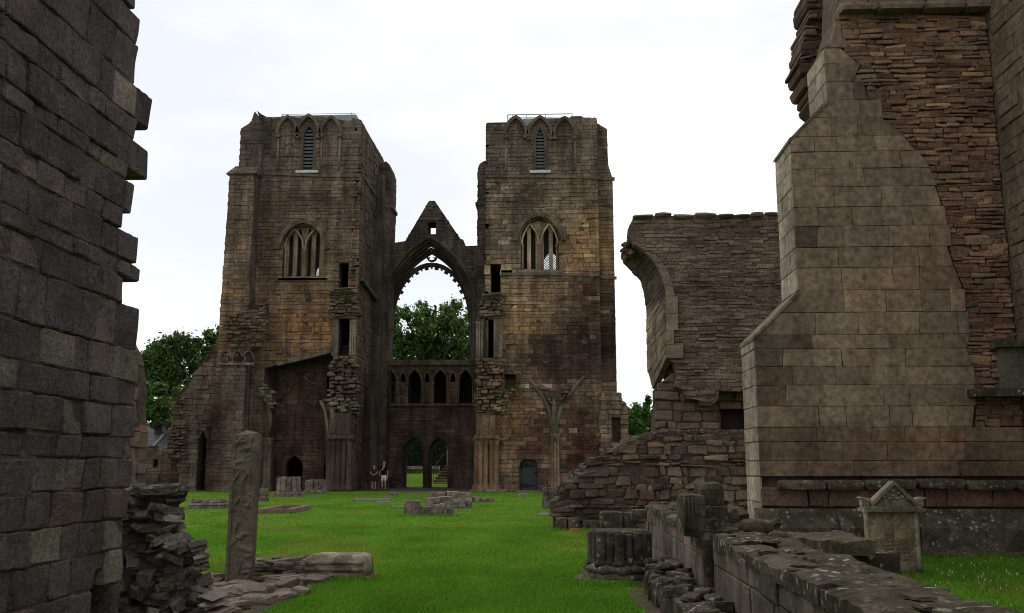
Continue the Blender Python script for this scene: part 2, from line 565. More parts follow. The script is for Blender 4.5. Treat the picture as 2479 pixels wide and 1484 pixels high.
def masonry(fr, outline, holes=(), ch=(.25, .35), w=(.4, .9), proud=(.02, .05), gap=.014, cham=.02, jit=.008,
            rag=0.0, ragr=0.0, back=.12, col=None, seed=1, courses=None, sub=(1, 1), rough=0.0, rnd=0.0, tilt=0.0, minw=None, skip=0.0, ragback=None, wob=0.0):
    R = random.Random(seed)
    polys = [outline] + list(holes)
    t0 = min(p[1] for p in outline)
    t1 = max(p[1] for p in outline)
    if courses is None:
        courses = []
        t = t0
        while t < t1 - .04:
            h = R.uniform(*ch)
            if t + h > t1 - ch[0] * .5:
                h = t1 - t
            courses.append((t, t + h))
            t += h
    stones = []
    minw = minw or w[0] * .5
    for (a0, a1) in courses:
        h = a1 - a0
        m = crossings(polys, a0 + h * .5)
        lo, hi = crossings(polys, a0 + h * .15), crossings(polys, a0 + h * .85)
        for k in range(0, len(m) - 1, 2):
            xl0 = xl1 = m[k][0]
            xr0 = xr1 = m[k + 1][0]
            if len(lo) == len(m) == len(hi):
                ex = (hi[k][0] - lo[k][0]) * .15 / .7
                ex = max(-h, min(h, ex))
                xl0, xl1 = lo[k][0] - ex, hi[k][0] + ex
                ex = (hi[k + 1][0] - lo[k + 1][0]) * .15 / .7
                ex = max(-h, min(h, ex))
                xr0, xr1 = lo[k + 1][0] - ex, hi[k + 1][0] + ex
            if rag:
                if m[k][1] == 0:
                    o = R.uniform(-rag, rag * .4)
                    xl0 += o; xl1 += o
                if m[k + 1][1] == 0:
                    o = R.uniform(-rag * .4, rag)
                    xr0 += o; xr1 += o
            if ragr and m[k + 1][1] == 0:
                o = R.uniform(-ragr, ragr)
                xr0 += o; xr1 += o
            xa, xb = (xl0 + xl1) / 2, (xr0 + xr1) / 2
            W = xb - xa
            if W < .05:
                continue
            ia, ib = max(xl0, xl1), min(xr0, xr1)
            cuts = []
            x = xa
            while True:
                x += R.uniform(*w)
                if x > xb - minw or x > ib - minw * .5:
                    break
                if x > ia + minw * .5:
                    cuts.append(x)
            sl = [(xl0, xl1)] + [(c_ - s_, c_ + s_) for c_, s_ in ((c_, R.uniform(-.06, .06) * min(h, .3) * (1 if rough else .3)) for c_ in cuts)] + [(xr0, xr1)]
            for ci in range(len(sl) - 1):
                if skip and R.random() < skip:
                    continue
                c0, c1 = (0.0 if ci == 0 else .5), (1.0 if ci == len(sl) - 2 else .5)
                g_ = gap / 2 * R.uniform(.6, 1.5)
                J = lambda: R.uniform(-jit, jit)
                (p0, p1), (p2, p3) = sl[ci], sl[ci + 1]
                wz = wob * noise.noise(Vector((p0, a0 * 2, seed)))
                q = [(p0 + g_ + J(), a0 + g_ + J() + wz), (p2 - g_ + J(), a0 + g_ + J() + wz),
                     (p3 - g_ + J(), a1 - g_ + J() + wz), (p1 + g_ + J(), a1 - g_ + J() + wz)]
                bk = back
                if ragback and ((c0 == 0.0 and m[k][1] == 0) or (c1 == 1.0 and m[k + 1][1] == 0)):
                    bk = ragback
                V, F, A = stone_geo(fr, q, R.uniform(*proud), bk, cham, sub, rough, rnd, R, tilt)
                ctr = fr((q[0][0] + q[2][0]) / 2, (q[0][1] + q[2][1]) / 2, 0)
                rgb = col(ctr, R)
                stones.append((V, F, rgb, A, ctr))
    return stones

USED = {}

def emit(parent, stones, mat, limit=300, name='stone', rest='stonework', smooth=False):
    top = parent
    while top.parent:
        top = top.parent
    limit = max(0, min(limit, 330 - USED.get(top.name, 0)))
    USED[top.name] = USED.get(top.name, 0) + min(limit, len(stones))
    eye = Vector((0, 0, EYE))
    st = sorted(stones, key=lambda s: -s[3] / max(1, (Vector(s[4]) - eye).length_squared))
    for s in st[:limit]:
        MB().add(s[0], s[1], s[2]).build(name, mat, parent, smooth, center=True)
    if len(st) > limit:
        mb = MB()
        for s in st[limit:]:
            mb.add(s[0], s[1], s[2])
        o = mb.build(rest, mat, parent, smooth)
        o['kind'] = 'stuff'

def block(c, size, rot=(0, 0, 0), rough=.15, seed=0, n=2, rnd=.12):
    """a weathered loose stone: a box of n x n faces with worn corners"""
    R = random.Random(seed)
    off = Vector((R.uniform(0, 99),) * 3)
    M = Matrix.Translation(Vector(c)) @ (Matrix.Rotation(rot[2], 4, 'Z') @ Matrix.Rotation(rot[1], 4, 'Y') @ Matrix.Rotation(rot[0], 4, 'X'))
    key, V, F = {}, [], []
    def vid(i, j, k):
        if (i, j, k) in key:
            return key[(i, j, k)]
        p = Vector((i / n - .5, j / n - .5, k / n - .5)) * 2
        l = sum(1 for a in p if abs(a) > .99)
        p2 = p * (1 - rnd * (l - 1) * .5) if l > 1 else p
        nn = noise.noise_vector(p * 1.3 + off) * rough
        p2 = p2 + nn
        V.append(M @ Vector((p2.x * size[0] / 2, p2.y * size[1] / 2, p2.z * size[2] / 2)))
        key[(i, j, k)] = len(V) - 1
        return len(V) - 1
    for a in range(n):
        for b_ in range(n):
            for s in (0, n):
                q = [(s, a, b_), (s, a + 1, b_), (s, a + 1, b_ + 1), (s, a, b_ + 1)]
                F.append(tuple(vid(*x) for x in (q if s else q[::-1])))
                q = [(a, s, b_), (a, s, b_ + 1), (a + 1, s, b_ + 1), (a + 1, s, b_)]
                F.append(tuple(vid(*x) for x in (q if s else q[::-1])))
                q = [(a, b_, s), (a + 1, b_, s), (a + 1, b_ + 1, s), (a, b_ + 1, s)]
                F.append(tuple(vid(*x) for x in (q if s else q[::-1])))
    return V, F

def band(fr, curve, w0, w1, d0, d1, closed=False):
    """a moulded strip following a curve in a wall plane (w0..w1 across it, d0..d1 deep)"""
    V, F = [], []
    n = len(curve)
    for i in range(n):
        a = curve[(i - 1) % n] if (closed or i) else curve[0]
        b_ = curve[(i + 1) % n] if (closed or i < n - 1) else curve[-1]
        tx, tz = b_[0] - a[0], b_[1] - a[1]
        l = math.hypot(tx, tz) or 1
        nx, nz_ = -tz / l, tx / l
        for (w_, d_) in ((w0, d0), (w1, d0), (w1, d1), (w0, d1)):
            V.append(fr(curve[i][0] + nx * w_, curve[i][1] + nz_ * w_, d_))
    m_ = n if closed else n - 1
    for i in range(m_):
        j = (i + 1) % n
        for k in range(4):
            k2 = (k + 1) % 4
            F.append((i * 4 + k, j * 4 + k, j * 4 + k2, i * 4 + k2))
    if not closed:
        F.append((0, 1, 2, 3)); F.append(tuple((n - 1) * 4 + k for k in (3, 2, 1, 0)))
    return V, F

def voussoirs(parent, fr, curve, w0, w1, d0, d1, colr, mat, seed=0, per=1, name='voussoir', jd=.012):
    R = random.Random(seed)
    n = len(curve)
    for i in range(0, n - per, per):
        seg = curve[i:i + per + 1]
        dd = R.uniform(-jd, jd)
        seg2 = [(seg[0][0] + (seg[-1][0] - seg[0][0]) * .02, seg[0][1] + (seg[-1][1] - seg[0][1]) * .02)] + seg[1:-1] + \
               [(seg[-1][0] - (seg[-1][0] - seg[0][0]) * .02, seg[-1][1] - (seg[-1][1] - seg[0][1]) * .02)]
        V, F = band(fr, seg2, w0, w1 + R.uniform(0, jd), d0 + dd, d1)
        k = R.uniform(.75, 1.2)
        MB().add(V, F, tuple(x * k for x in colr)).build(name, mat, parent, center=True)

def pick(pal, R, hard=.42):
    """one stone's colour: drawn from a palette, held close to its mean"""
    pal = [(max(w_, 0.0), c_) for w_, c_ in pal]
    tot = sum(p[0] for p in pal)
    avg = [sum(w_ * c_[i] for w_, c_ in pal) / tot for i in range(3)]
    x = R.random() * tot
    for p in pal:
        x -= p[0]
        if x <= 0:
            break
    k = R.uniform(.84, 1.16)
    return tuple((avg[i] * (1 - hard) + p[1][i] * hard) * k for i in range(3))

GREY, GREYB, OCHRE, BROWN, RED, DARK, PALE, RUST = (.112, .096, .080), (.094, .078, .067), (.205, .148, .092), (.140, .104, .076), (.085, .048, .037), (.055, .040, .034), (.27, .235, .17), (.19, .10, .055)

def nfield(c, sc, seed):
    return noise.noise(Vector((c[0] * sc, c[1] * sc + seed * 7.3, c[2] * sc)))

# ================================================================== the ground
mb = MB()
n = 60
gx = [-400 + 800 * i / n for i in range(n + 1)]
gy = [-60, -20, -5, 0, 5, 10, 15, 20, 30, 40, 50, 60, 75, 100, 150, 250, 400, 700, 1200]
gx = [-1500, -600, -200, -80, -40, -20, -10, 0, 10, 20, 40, 80, 200, 600, 1500]
V = [(x, y, 0) for y in gy for x in gx]
F = [(j * len(gx) + i, j * len(gx) + i + 1, (j + 1) * len(gx) + i + 1, (j + 1) * len(gx) + i) for j in range(len(gy) - 1) for i in range(len(gx) - 1)]
ground = mb.add(V, F).build('ground', 'lawn')
ground['kind'] = 'structure'

def flat(name, pts, z, mat, kind='structure', label=None, cat=None, parent=None, h=None):
    """a thin slab lying on the grass"""
    m_ = MB()
    k = len(pts)
    h = h or .004
    m_.add([(x, y, z) for x, y in pts] + [(x, y, z - h) for x, y in pts],
           [tuple(range(k))] + [(i, i + k, (i + 1) % k + k, (i + 1) % k) for i in range(k)])
    o = m_.build(name, mat, parent)
    if kind: o['kind'] = kind
    if label: prop(o, label, cat)
    return o

def wavy(pts, amp, seed, step=.5):
    R = random.Random(seed)
    o = []
    for i in range(len(pts)):
        a, b_ = Vector(pts[i]), Vector(pts[(i + 1) % len(pts)])
        k = max(1, int((b_ - a).length / step))
        for j in range(k):
            p = a.lerp(b_, j / k)
            o.append((p.x + R.uniform(-amp, amp), p.y + R.uniform(-amp, amp)))
    return o

flat('path', wavy([(-22, 53.2), (-12, 52.5), (-3, 51.9), (4, 51.6), (4, 62), (-22, 62)], .12, 3), .006, 'gravel')
flat('path', wavy([(-3.75, 8.3), (-3.1, 9.6), (-3.1, 11.9), (-3.5, 12.9), (-4.6, 13.1), (-5.6, 12.2), (-5.2, 8.6)], .1, 4, .3), .008, 'earth')
flat('path', wavy([(.95, 4.0), (1.6, 4.0), (1.6, 12.6), (1.0, 12.4), (.85, 11.2), (1.0, 10.6)], .05, 5, .3), .007, 'earth')

# ================================================================== trees and far things
def tree(name, base, blobs, nclump, leaf, cols, label, seed, group=None, trunk=.35, top=None, spread=.5):
    R = random.Random(seed)
    t_ = thing(name, base, label, 'tree', group)
    mb = MB()
    bx, by, bz = base
    zt = min(b_[2] for b_ in blobs)
    mb.tube([(bx, by, bz - .1), (bx + .05, by, bz + (zt - bz) * .5), (bx - .05, by, zt)], [trunk * 1.25, trunk, trunk * .8], 9)
    for b_ in blobs:
        mid = (bx + (b_[0] - bx) * .4, by + (b_[1] - by) * .4, zt * .5 + b_[2] * .5)
        mb.tube([(bx, by, zt - .3), mid, (b_[0], b_[1], b_[2])], [trunk * .5, trunk * .3, trunk * .1], 6)
    mb.build('trunk', 'bark', t_, smooth=True)
    nr = np.random.RandomState(seed)
    # sub-clumps on the blobs, leaves round each clump
    cen, rad = [], []
    for (x, y, z, r) in blobs:
        k = max(6, int(26 * r * r / 4))
        d = nr.normal(size=(k, 3)); d /= np.linalg.norm(d, axis=1)[:, None]
        rr = r * nr.uniform(.55, 1.03, k)
        d[:, 2] = d[:, 2] * .95 + .05
        cen.append(np.array([x, y, z]) + d * rr[:, None])
        rad.append(r * nr.uniform(.15, .42, k))
    cen = np.concatenate(cen); rad = np.concatenate(rad)
    w_ = rad ** 2; w_ /= w_.sum()
    ci = nr.choice(len(cen), nclump, p=w_)
    d = nr.normal(size=(nclump, 3)); d /= np.linalg.norm(d, axis=1)[:, None]
    p = cen[ci] + d * (rad[ci] * np.abs(nr.normal(0, .75, nclump)))[:, None] * np.array([1, 1, 1.2])
    # leaf quads (kite shaped), roughly facing outwards and up
    nrm = d + nr.normal(size=d.shape) * .7 + np.array([0, 0, .5])
    nrm /= np.linalg.norm(nrm, axis=1)[:, None]
    a = np.cross(nrm, nr.normal(size=d.shape)); a /= np.linalg.norm(a, axis=1)[:, None]
    b2 = np.cross(nrm, a)
    s = leaf * nr.uniform(.6, 1.35, nclump)[:, None]
    v = np.stack([p - a * s, p + b2 * s * .62 + nrm * s * .12, p + a * s, p - b2 * s * .62 + nrm * s * .12], axis=1).reshape(-1, 3)
    cc = np.array(cols)[nr.randint(0, len(cols), nclump)] * nr.uniform(.7, 1.25, (nclump, 1))
    tone = nr.uniform(.7, 1.2, len(cen))[ci][:, None]
    cc = cc * tone
    me = bpy.data.meshes.new('crown')
    me.vertices.add(len(v)); me.vertices.foreach_set('co', v.ravel())
    me.loops.add(nclump * 4); me.loops.foreach_set('vertex_index', np.arange(nclump * 4))
    me.polygons.add(nclump); me.polygons.foreach_set('loop_start', np.arange(nclump) * 4)
    me.update(); me.validate()
    ca = me.color_attributes.new('Col', 'FLOAT_COLOR', 'POINT')
    arr = np.ones((len(v), 4), dtype=np.float32); arr[:, :3] = np.repeat(cc, 4, axis=0)
    ca.data.foreach_set('color', arr.ravel())
    me.materials.append(MATS['leaf'])
    o = bpy.data.objects.new('crown', me); COL.objects.link(o); parent_to(o, t_)
    return t_

LG = [(.085, .155, .042), (.060, .12, .033), (.13, .20, .065), (.045, .092, .028)]
LD = [(.050, .092, .030), (.035, .07, .022), (.08, .13, .04)]

def blobs_px(Y, lst, seed, dy=2.0):
    R = random.Random(seed)
    o = []
    for (x, y, rpx) in lst:
        X, Z = aty(x, y, Y)
        o.append((X, Y + R.uniform(-dy, dy), Z, rpx * Y / FPX))
    return o

b_ = blobs_px(88, [(985, 800, 45), (1012, 765, 34), (1018, 740, 22), (975, 755, 22), (1050, 800, 45), (1090, 775, 38), (1085, 745, 24), (1110, 742, 18), (1125, 790, 38),
                   (1150, 830, 45), (1040, 860, 50), (985, 870, 50), (1100, 860, 50), (945, 840, 38), (920, 880, 40), (1065, 745, 18), (1040, 920, 50), (1100, 930, 45), (980, 930, 45)], 1)
tree('broadleaf_tree', (aty(1045, 1100, 88)[0], 88, 0), b_, 60000, .15, LG, 'bright green tree filling the great pointed arch window', 11, trunk=.5)
b_ = blobs_px(80, [(385, 855, 40), (420, 830, 34), (445, 860, 45), (400, 900, 45), (365, 890, 40), (450, 905, 40), (430, 815, 18), (345, 870, 35), (470, 840, 20), (380, 940, 40)], 2)
tree('broadleaf_tree', (aty(415, 1100, 80)[0], 80, 0), b_, 36000, .16, LD, 'dark tree rising behind the ruined wall beyond the near left masonry', 12, 'trees beyond the ruins')
b_ = blobs_px(84, [(505, 830, 26), (520, 815, 22), (495, 860, 30), (525, 850, 28), (540, 800, 18), (510, 890, 30)], 3)
tree('broadleaf_tree', (aty(512, 1100, 84)[0], 84, 0), b_, 17000, .16, LG, 'small light tree between the dark tree and the ragged tower skirt', 13, 'trees beyond the ruins')
b_ = blobs_px(68, [(375, 950, 32), (395, 975, 30), (365, 985, 28), (410, 1000, 25), (350, 960, 25), (380, 1020, 20), (425, 945, 30), (435, 985, 28), (405, 1015, 24), (445, 1015, 26), (460, 960, 24), (350, 1010, 20)], 4)
tree('garden_tree', (aty(380, 1100, 68)[0], 68, 0), b_, 22000, .16, [(.075, .135, .038), (.10, .155, .045)], 'low leafy tree above the slate roof of the cottage', 14, 'trees beyond the ruins')
b_ = blobs_px(62, [(1535, 1010, 28), (1560, 1000, 26), (1590, 1010, 30), (1545, 1045, 30), (1580, 1050, 30), (1575, 975, 16), (1610, 980, 26), (1520, 1040, 25), (1505, 1060, 22), (1540, 1080, 30), (1575, 1085, 30), (1555, 1030, 30), (1530, 1075, 26)], 5)
tree('bush_tree', (aty(1560, 1100, 62)[0], 62, 0), b_, 30000, .13, [(.08, .17, .045), (.06, .13, .035), (.11, .20, .055)], 'round green bush between the tower and the broken archway', 15, 'trees beyond the ruins')

# cottage with a slate roof
Yc = 66
x0, zr = aty(352, 1022, Yc); x1 = aty(470, 1022, Yc)[0]; ze = aty(370, 1098, Yc)[1]
xl = aty(300, 1022, Yc)[0]
ct = thing('cottage', ((xl + x1) / 2, Yc, 0), 'small cottage with grey slate roof glimpsed beyond the ruins', 'cottage')
MB().box(xl, x1, Yc, Yc + 6, 0, ze, (.15, .13, .115)).build('wall', 'harling', ct)
m_ = MB(); zr2 = zr
rl = 16
for i in range(rl):                               # slate courses, each lapping the one below
    f0, f1 = i / rl, (i + 1.12) / rl
    ya, yb = Yc - .35 + 3.35 * f0, Yc - .35 + 3.35 * f1
    za, zb = ze - .1 + (zr2 - ze + .1) * f0 + .05, ze - .1 + (zr2 - ze + .1) * f1 + .02
    m_.add([(xl, ya, za), (x1, ya, za), (x1, yb, zb), (xl, yb, zb), (xl, ya, za - .04), (x1, ya, za - .04)], [(0, 1, 2, 3), (4, 5, 1, 0)])
m_.add([(xl, Yc + 3, zr2), (x1, Yc + 3, zr2), (x1, Yc + 6.3, ze - .1), (xl, Yc + 6.3, ze - .1)], [(0, 1, 2, 3)])
rf = m_.build('roof', 'slate', ct)
MB().box(xl, x1, Yc + 2.85, Yc + 3.15, zr2 - .02, zr2 + .12).build('ridge', 'skew_stone', rf)
sx, sz = aty(372, 1060, Yc)
MB().tube([(aty(358, 1100, Yc)[0], Yc - .3, ze), (aty(374, 1052, Yc)[0], Yc + 1.5, ze + (zr2 - ze) * .6)], .09, 5).build('skew', 'skew_stone', ct)
MB().box(aty(354, 1095, Yc)[0], aty(400, 1095, Yc)[0], Yc - .4, Yc - .1, ze - .25, ze - .02).build('gutter', 'skew_stone', ct)

# what stands beyond the west door: retaining wall, railings, hedge, steps, gate post
Yw = 72
wx0, wx1 = -20, 2
rw = thing('retaining_wall', (-8, Yw, 0), 'low stone retaining wall seen through the twin doorway', 'wall')
zt, zm = aty(1000, 1128, Yw)[1], aty(1000, 1141, Yw)[1]
MB().box(wx0, aty(1063, 1140, Yw)[0], Yw + .02, Yw + .6, 0, zt - .25, (.14, .11, .09)).build('wall', 'tower_stone', rw)
m_ = MB(); x = wx0
R = random.Random(5)
while x < aty(1063, 1140, Yw)[0] - .3:
    w_ = R.uniform(.9, 1.4)
    MB().box(x + .01, min(x + w_, aty(1063, 1140, Yw)[0]) - .01, Yw - .06, Yw + .66, zt - .25, zt, (.30, .26, .2)).build('coping', 'tower_stone', rw)
    x += w_
bank = MB()
bz0 = aty(1000, 1150, Yw)[1]
bank.add([(-22, 61.7, .02), (4, 61.7, .02), (4, 63.5, .05), (-22, 63.5, .05), (-22, 72.1, .80), (4, 72.1, .80), (4, 120, 1.6), (-22, 120, 1.6)], [(0, 1, 2, 3), (3, 2, 5, 4), (4, 5, 6, 7)])
o = bank.build('grass_bank', 'lawn'); o['kind'] = 'structure'
hd = thing('hedge', (-8, 76, 0), 'tall dark hedge behind the railings beyond the doorway', 'hedge')
nr = np.random.RandomState(7)
k = 9000
p = np.stack([nr.uniform(-18, 1, k), 74.6 + nr.uniform(0, 1.6, k), nr.uniform(.4, 4.6, k)], axis=1)
a = nr.normal(size=(k, 3)); a /= np.linalg.norm(a, axis=1)[:, None]
b2 = np.cross(a, nr.normal(size=(k, 3))); b2 /= np.linalg.norm(b2, axis=1)[:, None]
v = np.stack([p - a * .16, p + b2 * .1, p + a * .16, p - b2 * .1], axis=1).reshape(-1, 3)
m_ = MB()
cc = np.repeat(np.array([(.05, .10, .025), (.03, .06, .018), (.02, .04, .012)])[nr.randint(0, 3, k)], 4, axis=0)
m_.v = [tuple(q) for q in v]; m_.f = [(4 * i, 4 * i + 1, 4 * i + 2, 4 * i + 3) for i in range(k)]; m_.c = [tuple(q) for q in cc]
m_.build('foliage', 'leaf', hd)
MB().box(-18, 1, 75.3, 76, 0, 4.0, (.015, .02, .01)).build('stems', 'bark', hd)
rl_ = thing('railing', (-8, 73, zt), 'dark iron railings along the low wall beyond the doorway', 'railing')
zr0, zr1 = zt, aty(1000, 1085, 72.3)[1]
for i in range(46):
    xx = -13 + i * .15
    MB().tube([(xx, 72.3, zr0), (xx, 72.3, zr1), (xx, 72.3, zr1 + .1)], [.018, .018, .002], 5).build('bar', 'iron', rl_)
for z in (zr0 + .15, zr1 - .15):
    MB().box(-13.1, -6.1, 72.27, 72.33, z - .02, z + .02).build('rail', 'iron', rl_)
stp = thing('steps', (-6.2, 68, 0), 'flight of pale stone steps climbing beyond the right-hand doorway opening', 'steps')
sxl, sxr = aty(1048, 1180, 66)[0], aty(1095, 1180, 66)[0]
for i in range(7):
    MB().box(sxl + .1 * i, sxr + .6, 65 + .42 * i, 68.4, .001 + .19 * i, .19 * (i + 1), (.17, .135, .10)).build('riser', 'tower_stone', stp)
    MB().box(sxl - .05 + .1 * i, sxr + .65, 64.94 + .42 * i, 65.4 + .42 * i, .19 * (i + 1) + .002, .19 * (i + 1) + .05, (.34, .28, .22)).build('tread', 'tower_stone', stp)
MB().tube([(sxl - .1, 64.9, .9), (sxl + .55, 67.6, 2.2)], .025, 6).build('handrail', 'iron', stp)
for i in range(5):
    MB().tube([(sxl - .1 + .16 * i, 64.9 + .68 * i, 0.05 + .3 * i), (sxl - .1 + .16 * i, 64.9 + .68 * i, .9 + .325 * i)], .018, 5).build('baluster', 'iron', stp)
gp = thing('gate_post', (aty(1085, 1100, 68.8)[0], 68.8, 0), 'slim pale stone post at the head of the steps', 'post')
px_ = aty(1085, 1110, 68.8)[0]; zt_ = aty(1085, 1082, 68.8)[1]
MB().box(px_ - .12, px_ + .12, 68.7, 68.95, 1.0, zt_, (.30, .26, .2)).build('shaft', 'tower_stone', gp)
MB().box(px_ - .16, px_ + .16, 68.66, 68.99, zt_, zt_ + .12, (.33, .29, .22)).build('cap', 'tower_stone', gp)
MB().box(px_ - .3, px_ + .3, 68.6, 69.1, 0, 1.0, (.2, .17, .13)).build('plinth', 'tower_stone', gp)

# ================================================================== the west front
TF, WW = 53.0, 60.0

def stains(Y, lst):
    o = []
    for (x, y, rx, ry, m_) in lst:
        X, Z = aty(x, y, Y)
        o.append((X, Z, rx * Y / FPX, ry * Y / FPX, m_))
    return o

def stained(rgb, c, lst):
    """weathering patches: soot, damp and iron stain that soaked into the stone"""
    out_ = list(rgb)
    n_ = noise.fractal(Vector((c[0] * .5, c[2] * .5, c[1])), 1, 2, 3) * .5
    for (X, Z, rx, rz, m_) in lst:
        d = math.hypot((c[0] - X) / rx, (c[2] - Z) / rz) + n_
        f = max(0.0, min(1.0, 1.35 - d)) if d > .35 else 1.0
        for i in range(3):
            out_[i] *= 1 + (m_[i] - 1) * f
    return tuple(out_)

SOOT, DAMP, IRON, REDD, PALEW = (.45, .42, .42), (.68, .70, .70), (1.20, 1.05, .87), (.62, .46, .42), (1.25, 1.22, 1.15)
ST_R = stains(53, [(1350, 860, 95, 45, SOOT), (1425, 750, 30, 95, (.55, .5, .48)), (1300, 470, 110, 32, DAMP), (1220, 500, 35, 45, (.8, .8, .8)), (1410, 600, 55, 70, IRON), (1260, 770, 60, 60, (1.25, 1.12, .9)), (1410, 1090, 50, 85, REDD), (1275, 1070, 35, 40, REDD),
                   (1255, 970, 45, 45, PALEW), (1230, 1020, 35, 70, (1.2, 1.1, .9)), (1330, 345, 120, 40, (.85, .86, .86)), (1375, 960, 30, 40, (.6, .55, .52)), (1390, 800, 60, 35, (.6, .55, .53))])
ST_L = stains(53, [(730, 490, 120, 38, DAMP), (745, 800, 85, 60, (1.25, 1.05, .85)), (640, 330, 40, 70, (.6, .62, .64)), (850, 500, 30, 90, (.85, .85, .84)), (650, 600, 30, 110, (.82, .76, .74)), (720, 720, 60, 30, (.85, .85, .83)), (840, 350, 40, 60, (.85, .86, .88)), (600, 1000, 40, 120, (.95, 1.0, 1.0)), (535, 1050, 35, 130, (.5, .42, .4)), (460, 1060, 40, 90, (.75, .72, .7)), (590, 830, 50, 40, (.8, .72, .68))])

def towerR_col(c, R):
    return stained(towerR_base(c, R), c, ST_R)

def towerL_col(c, R):
    return stained(towerL_base(c, R), c, ST_L)

def towerR_base(c, R):
    if R.random() < .03 and 2 < c[2] < 18:
        return tuple(a * R.uniform(.8, 1.0) for a in PALE)
    z, x = c[2], c[0]
    f = nfield(c, .35, 1)
    if z > 18.4:
        return pick([(6, GREY), (2, GREYB), (1, BROWN), (.6, (.17, .135, .09))], R)
    if z > 12.2:
        o = max(0, min(1, (x + 1.8) / 3 + f * .8)) * (1.0 if z < 16.8 else .45)
        return pick([(3 - 2 * o, GREY), (2.2, BROWN), (.5 + 3.2 * o, OCHRE), (.7 * o, RUST), (.25, PALE)], R)
    if z > 9.0:
        dk = max(0, min(1, (x + .3) / 2 + f))
        return pick([(1, GREY), (2, BROWN), (2.8 * (1 - dk) + .3, OCHRE), (1, RUST), (3.2 * dk, RED), (1.5 * dk, DARK), (.25, PALE)], R)
    if z > 6.2:
        dk = max(0, min(1, (x + 1.6) / 1.5 + f))
        return pick([(1.2 * (1 - dk), OCHRE), (1.5 * (1 - dk), BROWN), (1.5, RED), (4 * dk, DARK), (.8, GREYB)], R)
    if x > -.8 and abs(x - .15) > .5 and z < 4.6 and x < 2.0:
        return pick([(4, RED), (3, DARK), (.35, RUST), (.25, OCHRE)], R)
    if x < -2.1:
        return pick([(2, BROWN), (1.6, OCHRE), (1, RUST), (.6, GREY), (.7, RED)], R)
    return pick([(2, GREY), (2, BROWN), (1.3, RUST), (1.2, RED), (.6, OCHRE)], R)

def towerL_base(c, R):
    z, x = c[2], c[0]
    f = nfield(c, .35, 2)
    if z > 18.4:
        return pick([(5, GREYB), (3, GREY), (.6, BROWN)], R)
    if z > 12.2:
        return pick([(3, GREYB), (3.2, BROWN), (.8, (.17, .12, .085)), (.3, (.2, .16, .11))], R)
    if z > 7.2:
        return pick([(1.8, BROWN), (1.4, (.20, .125, .07)), (1.2, GREYB), (.8, RUST), (.4 + f, OCHRE), (.7, RED)], R)
    if x < -17:
        return pick([(3, GREYB), (1.5, GREY), (1, RED), (.6, BROWN)], R)
    return pick([(2.5, RED), (2, DARK), (1.3, GREYB), (.7, BROWN)], R)

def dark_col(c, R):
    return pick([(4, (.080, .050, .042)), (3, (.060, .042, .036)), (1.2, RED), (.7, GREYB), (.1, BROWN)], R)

def gable_col(c, R):
    if c[2] > 8.2:
        return pick([(4, (.085, .075, .065)), (2, (.07, .06, .052)), (1, (.10, .08, .065))], R)
    return pick([(3, (.070, .045, .037)), (2, (.055, .04, .034)), (1.2, (.10, .075, .055)), (.25, (.17, .11, .055)), (.6, (.09, .08, .068))], R)

TS = dict(ch=(.15, .30), w=(.28, .85), proud=(.0, .05), gap=.016, cham=.016, jit=.012, back=.1, tilt=.02)

def lancet_window(tw, name, Y, outer, lanc, colr, label):
    """a two-bay traceried window: panel pierced by four lancets, mouldings, lattice behind"""
    fr = FY(Y)
    hs = [archpx(Y + .35, *l) for l in lanc]
    w_ = slab(name, FY(Y + .35), outer, hs, 0, -.22, 'tower_stone', tw, colr)
    if label: w_['label'] = label
    return w_

# ---- louvred tower on the left -----------------------------------------------------------
tl = thing('ruined_tower', (-14.6, 57, 0), 'ruined tower with rounded shoulder and ragged skirt, on the slate-roof cottage side', 'tower', 'west towers')
topL = PY(TF, [(873, 290), (853, 285), (850, 292), (830, 292), (805, 284), (792, 286), (775, 282), (745, 280), (725, 286), (685, 283), (660, 287), (645, 283), (632, 276), (622, 268), (620, 285)])
XL0, XL1 = -17.6, -11.45
outL = [(XL0, 0), (XL1, 0), (XL1, 21.9)] + topL[:-1] + [(XL0, 21.8)]
louL = archpx(TF, 727, 764, 414, 335, 298)
winL = archpx(TF, 684, 787, 673, 590, 545)
slotL1 = rectpx(TF, 820, 843, 637, 706)
slotL2 = rectpx(TF, 819, 845, 771, 861)
recL = PY(TF, [(652, 1196), (652, 990), (640, 950), (640, 893), (676, 881), (806, 851), (806, 955), (784, 985), (786, 1060), (790, 1196)])
recL[0] = (recL[0][0], -.01 + .02); recL[-1] = (recL[-1][0], .01)
hL = [louL, winL, slotL1, slotL2, recL]
wl = slab('wall', FY(TF), outL, hL, 0, -.9, 'tower_stone', tl, (.060, .048, .042))
emit(wl, masonry(FY(TF), outL, hL, col=towerL_col, seed=21, **TS), 'tower_stone', 190)
# deep aisle wall inside the recess, with a door
doorL = archpx(54.6, 691, 731, 1192, 1130, 1104)
doorL[0] = (doorL[0][0], .01); doorL[-1] = (doorL[-1][0], .01)
oL2 = [(XL0 + .2, 0), (-12.0, 0), (-12.0, 8.6), (XL0 + .2, 8.2)]
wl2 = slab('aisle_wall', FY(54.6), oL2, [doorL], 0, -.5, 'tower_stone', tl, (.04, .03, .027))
emit(wl2, masonry(FY(54.6), oL2, [doorL], col=dark_col, seed=22, **TS), 'tower_stone', 50)
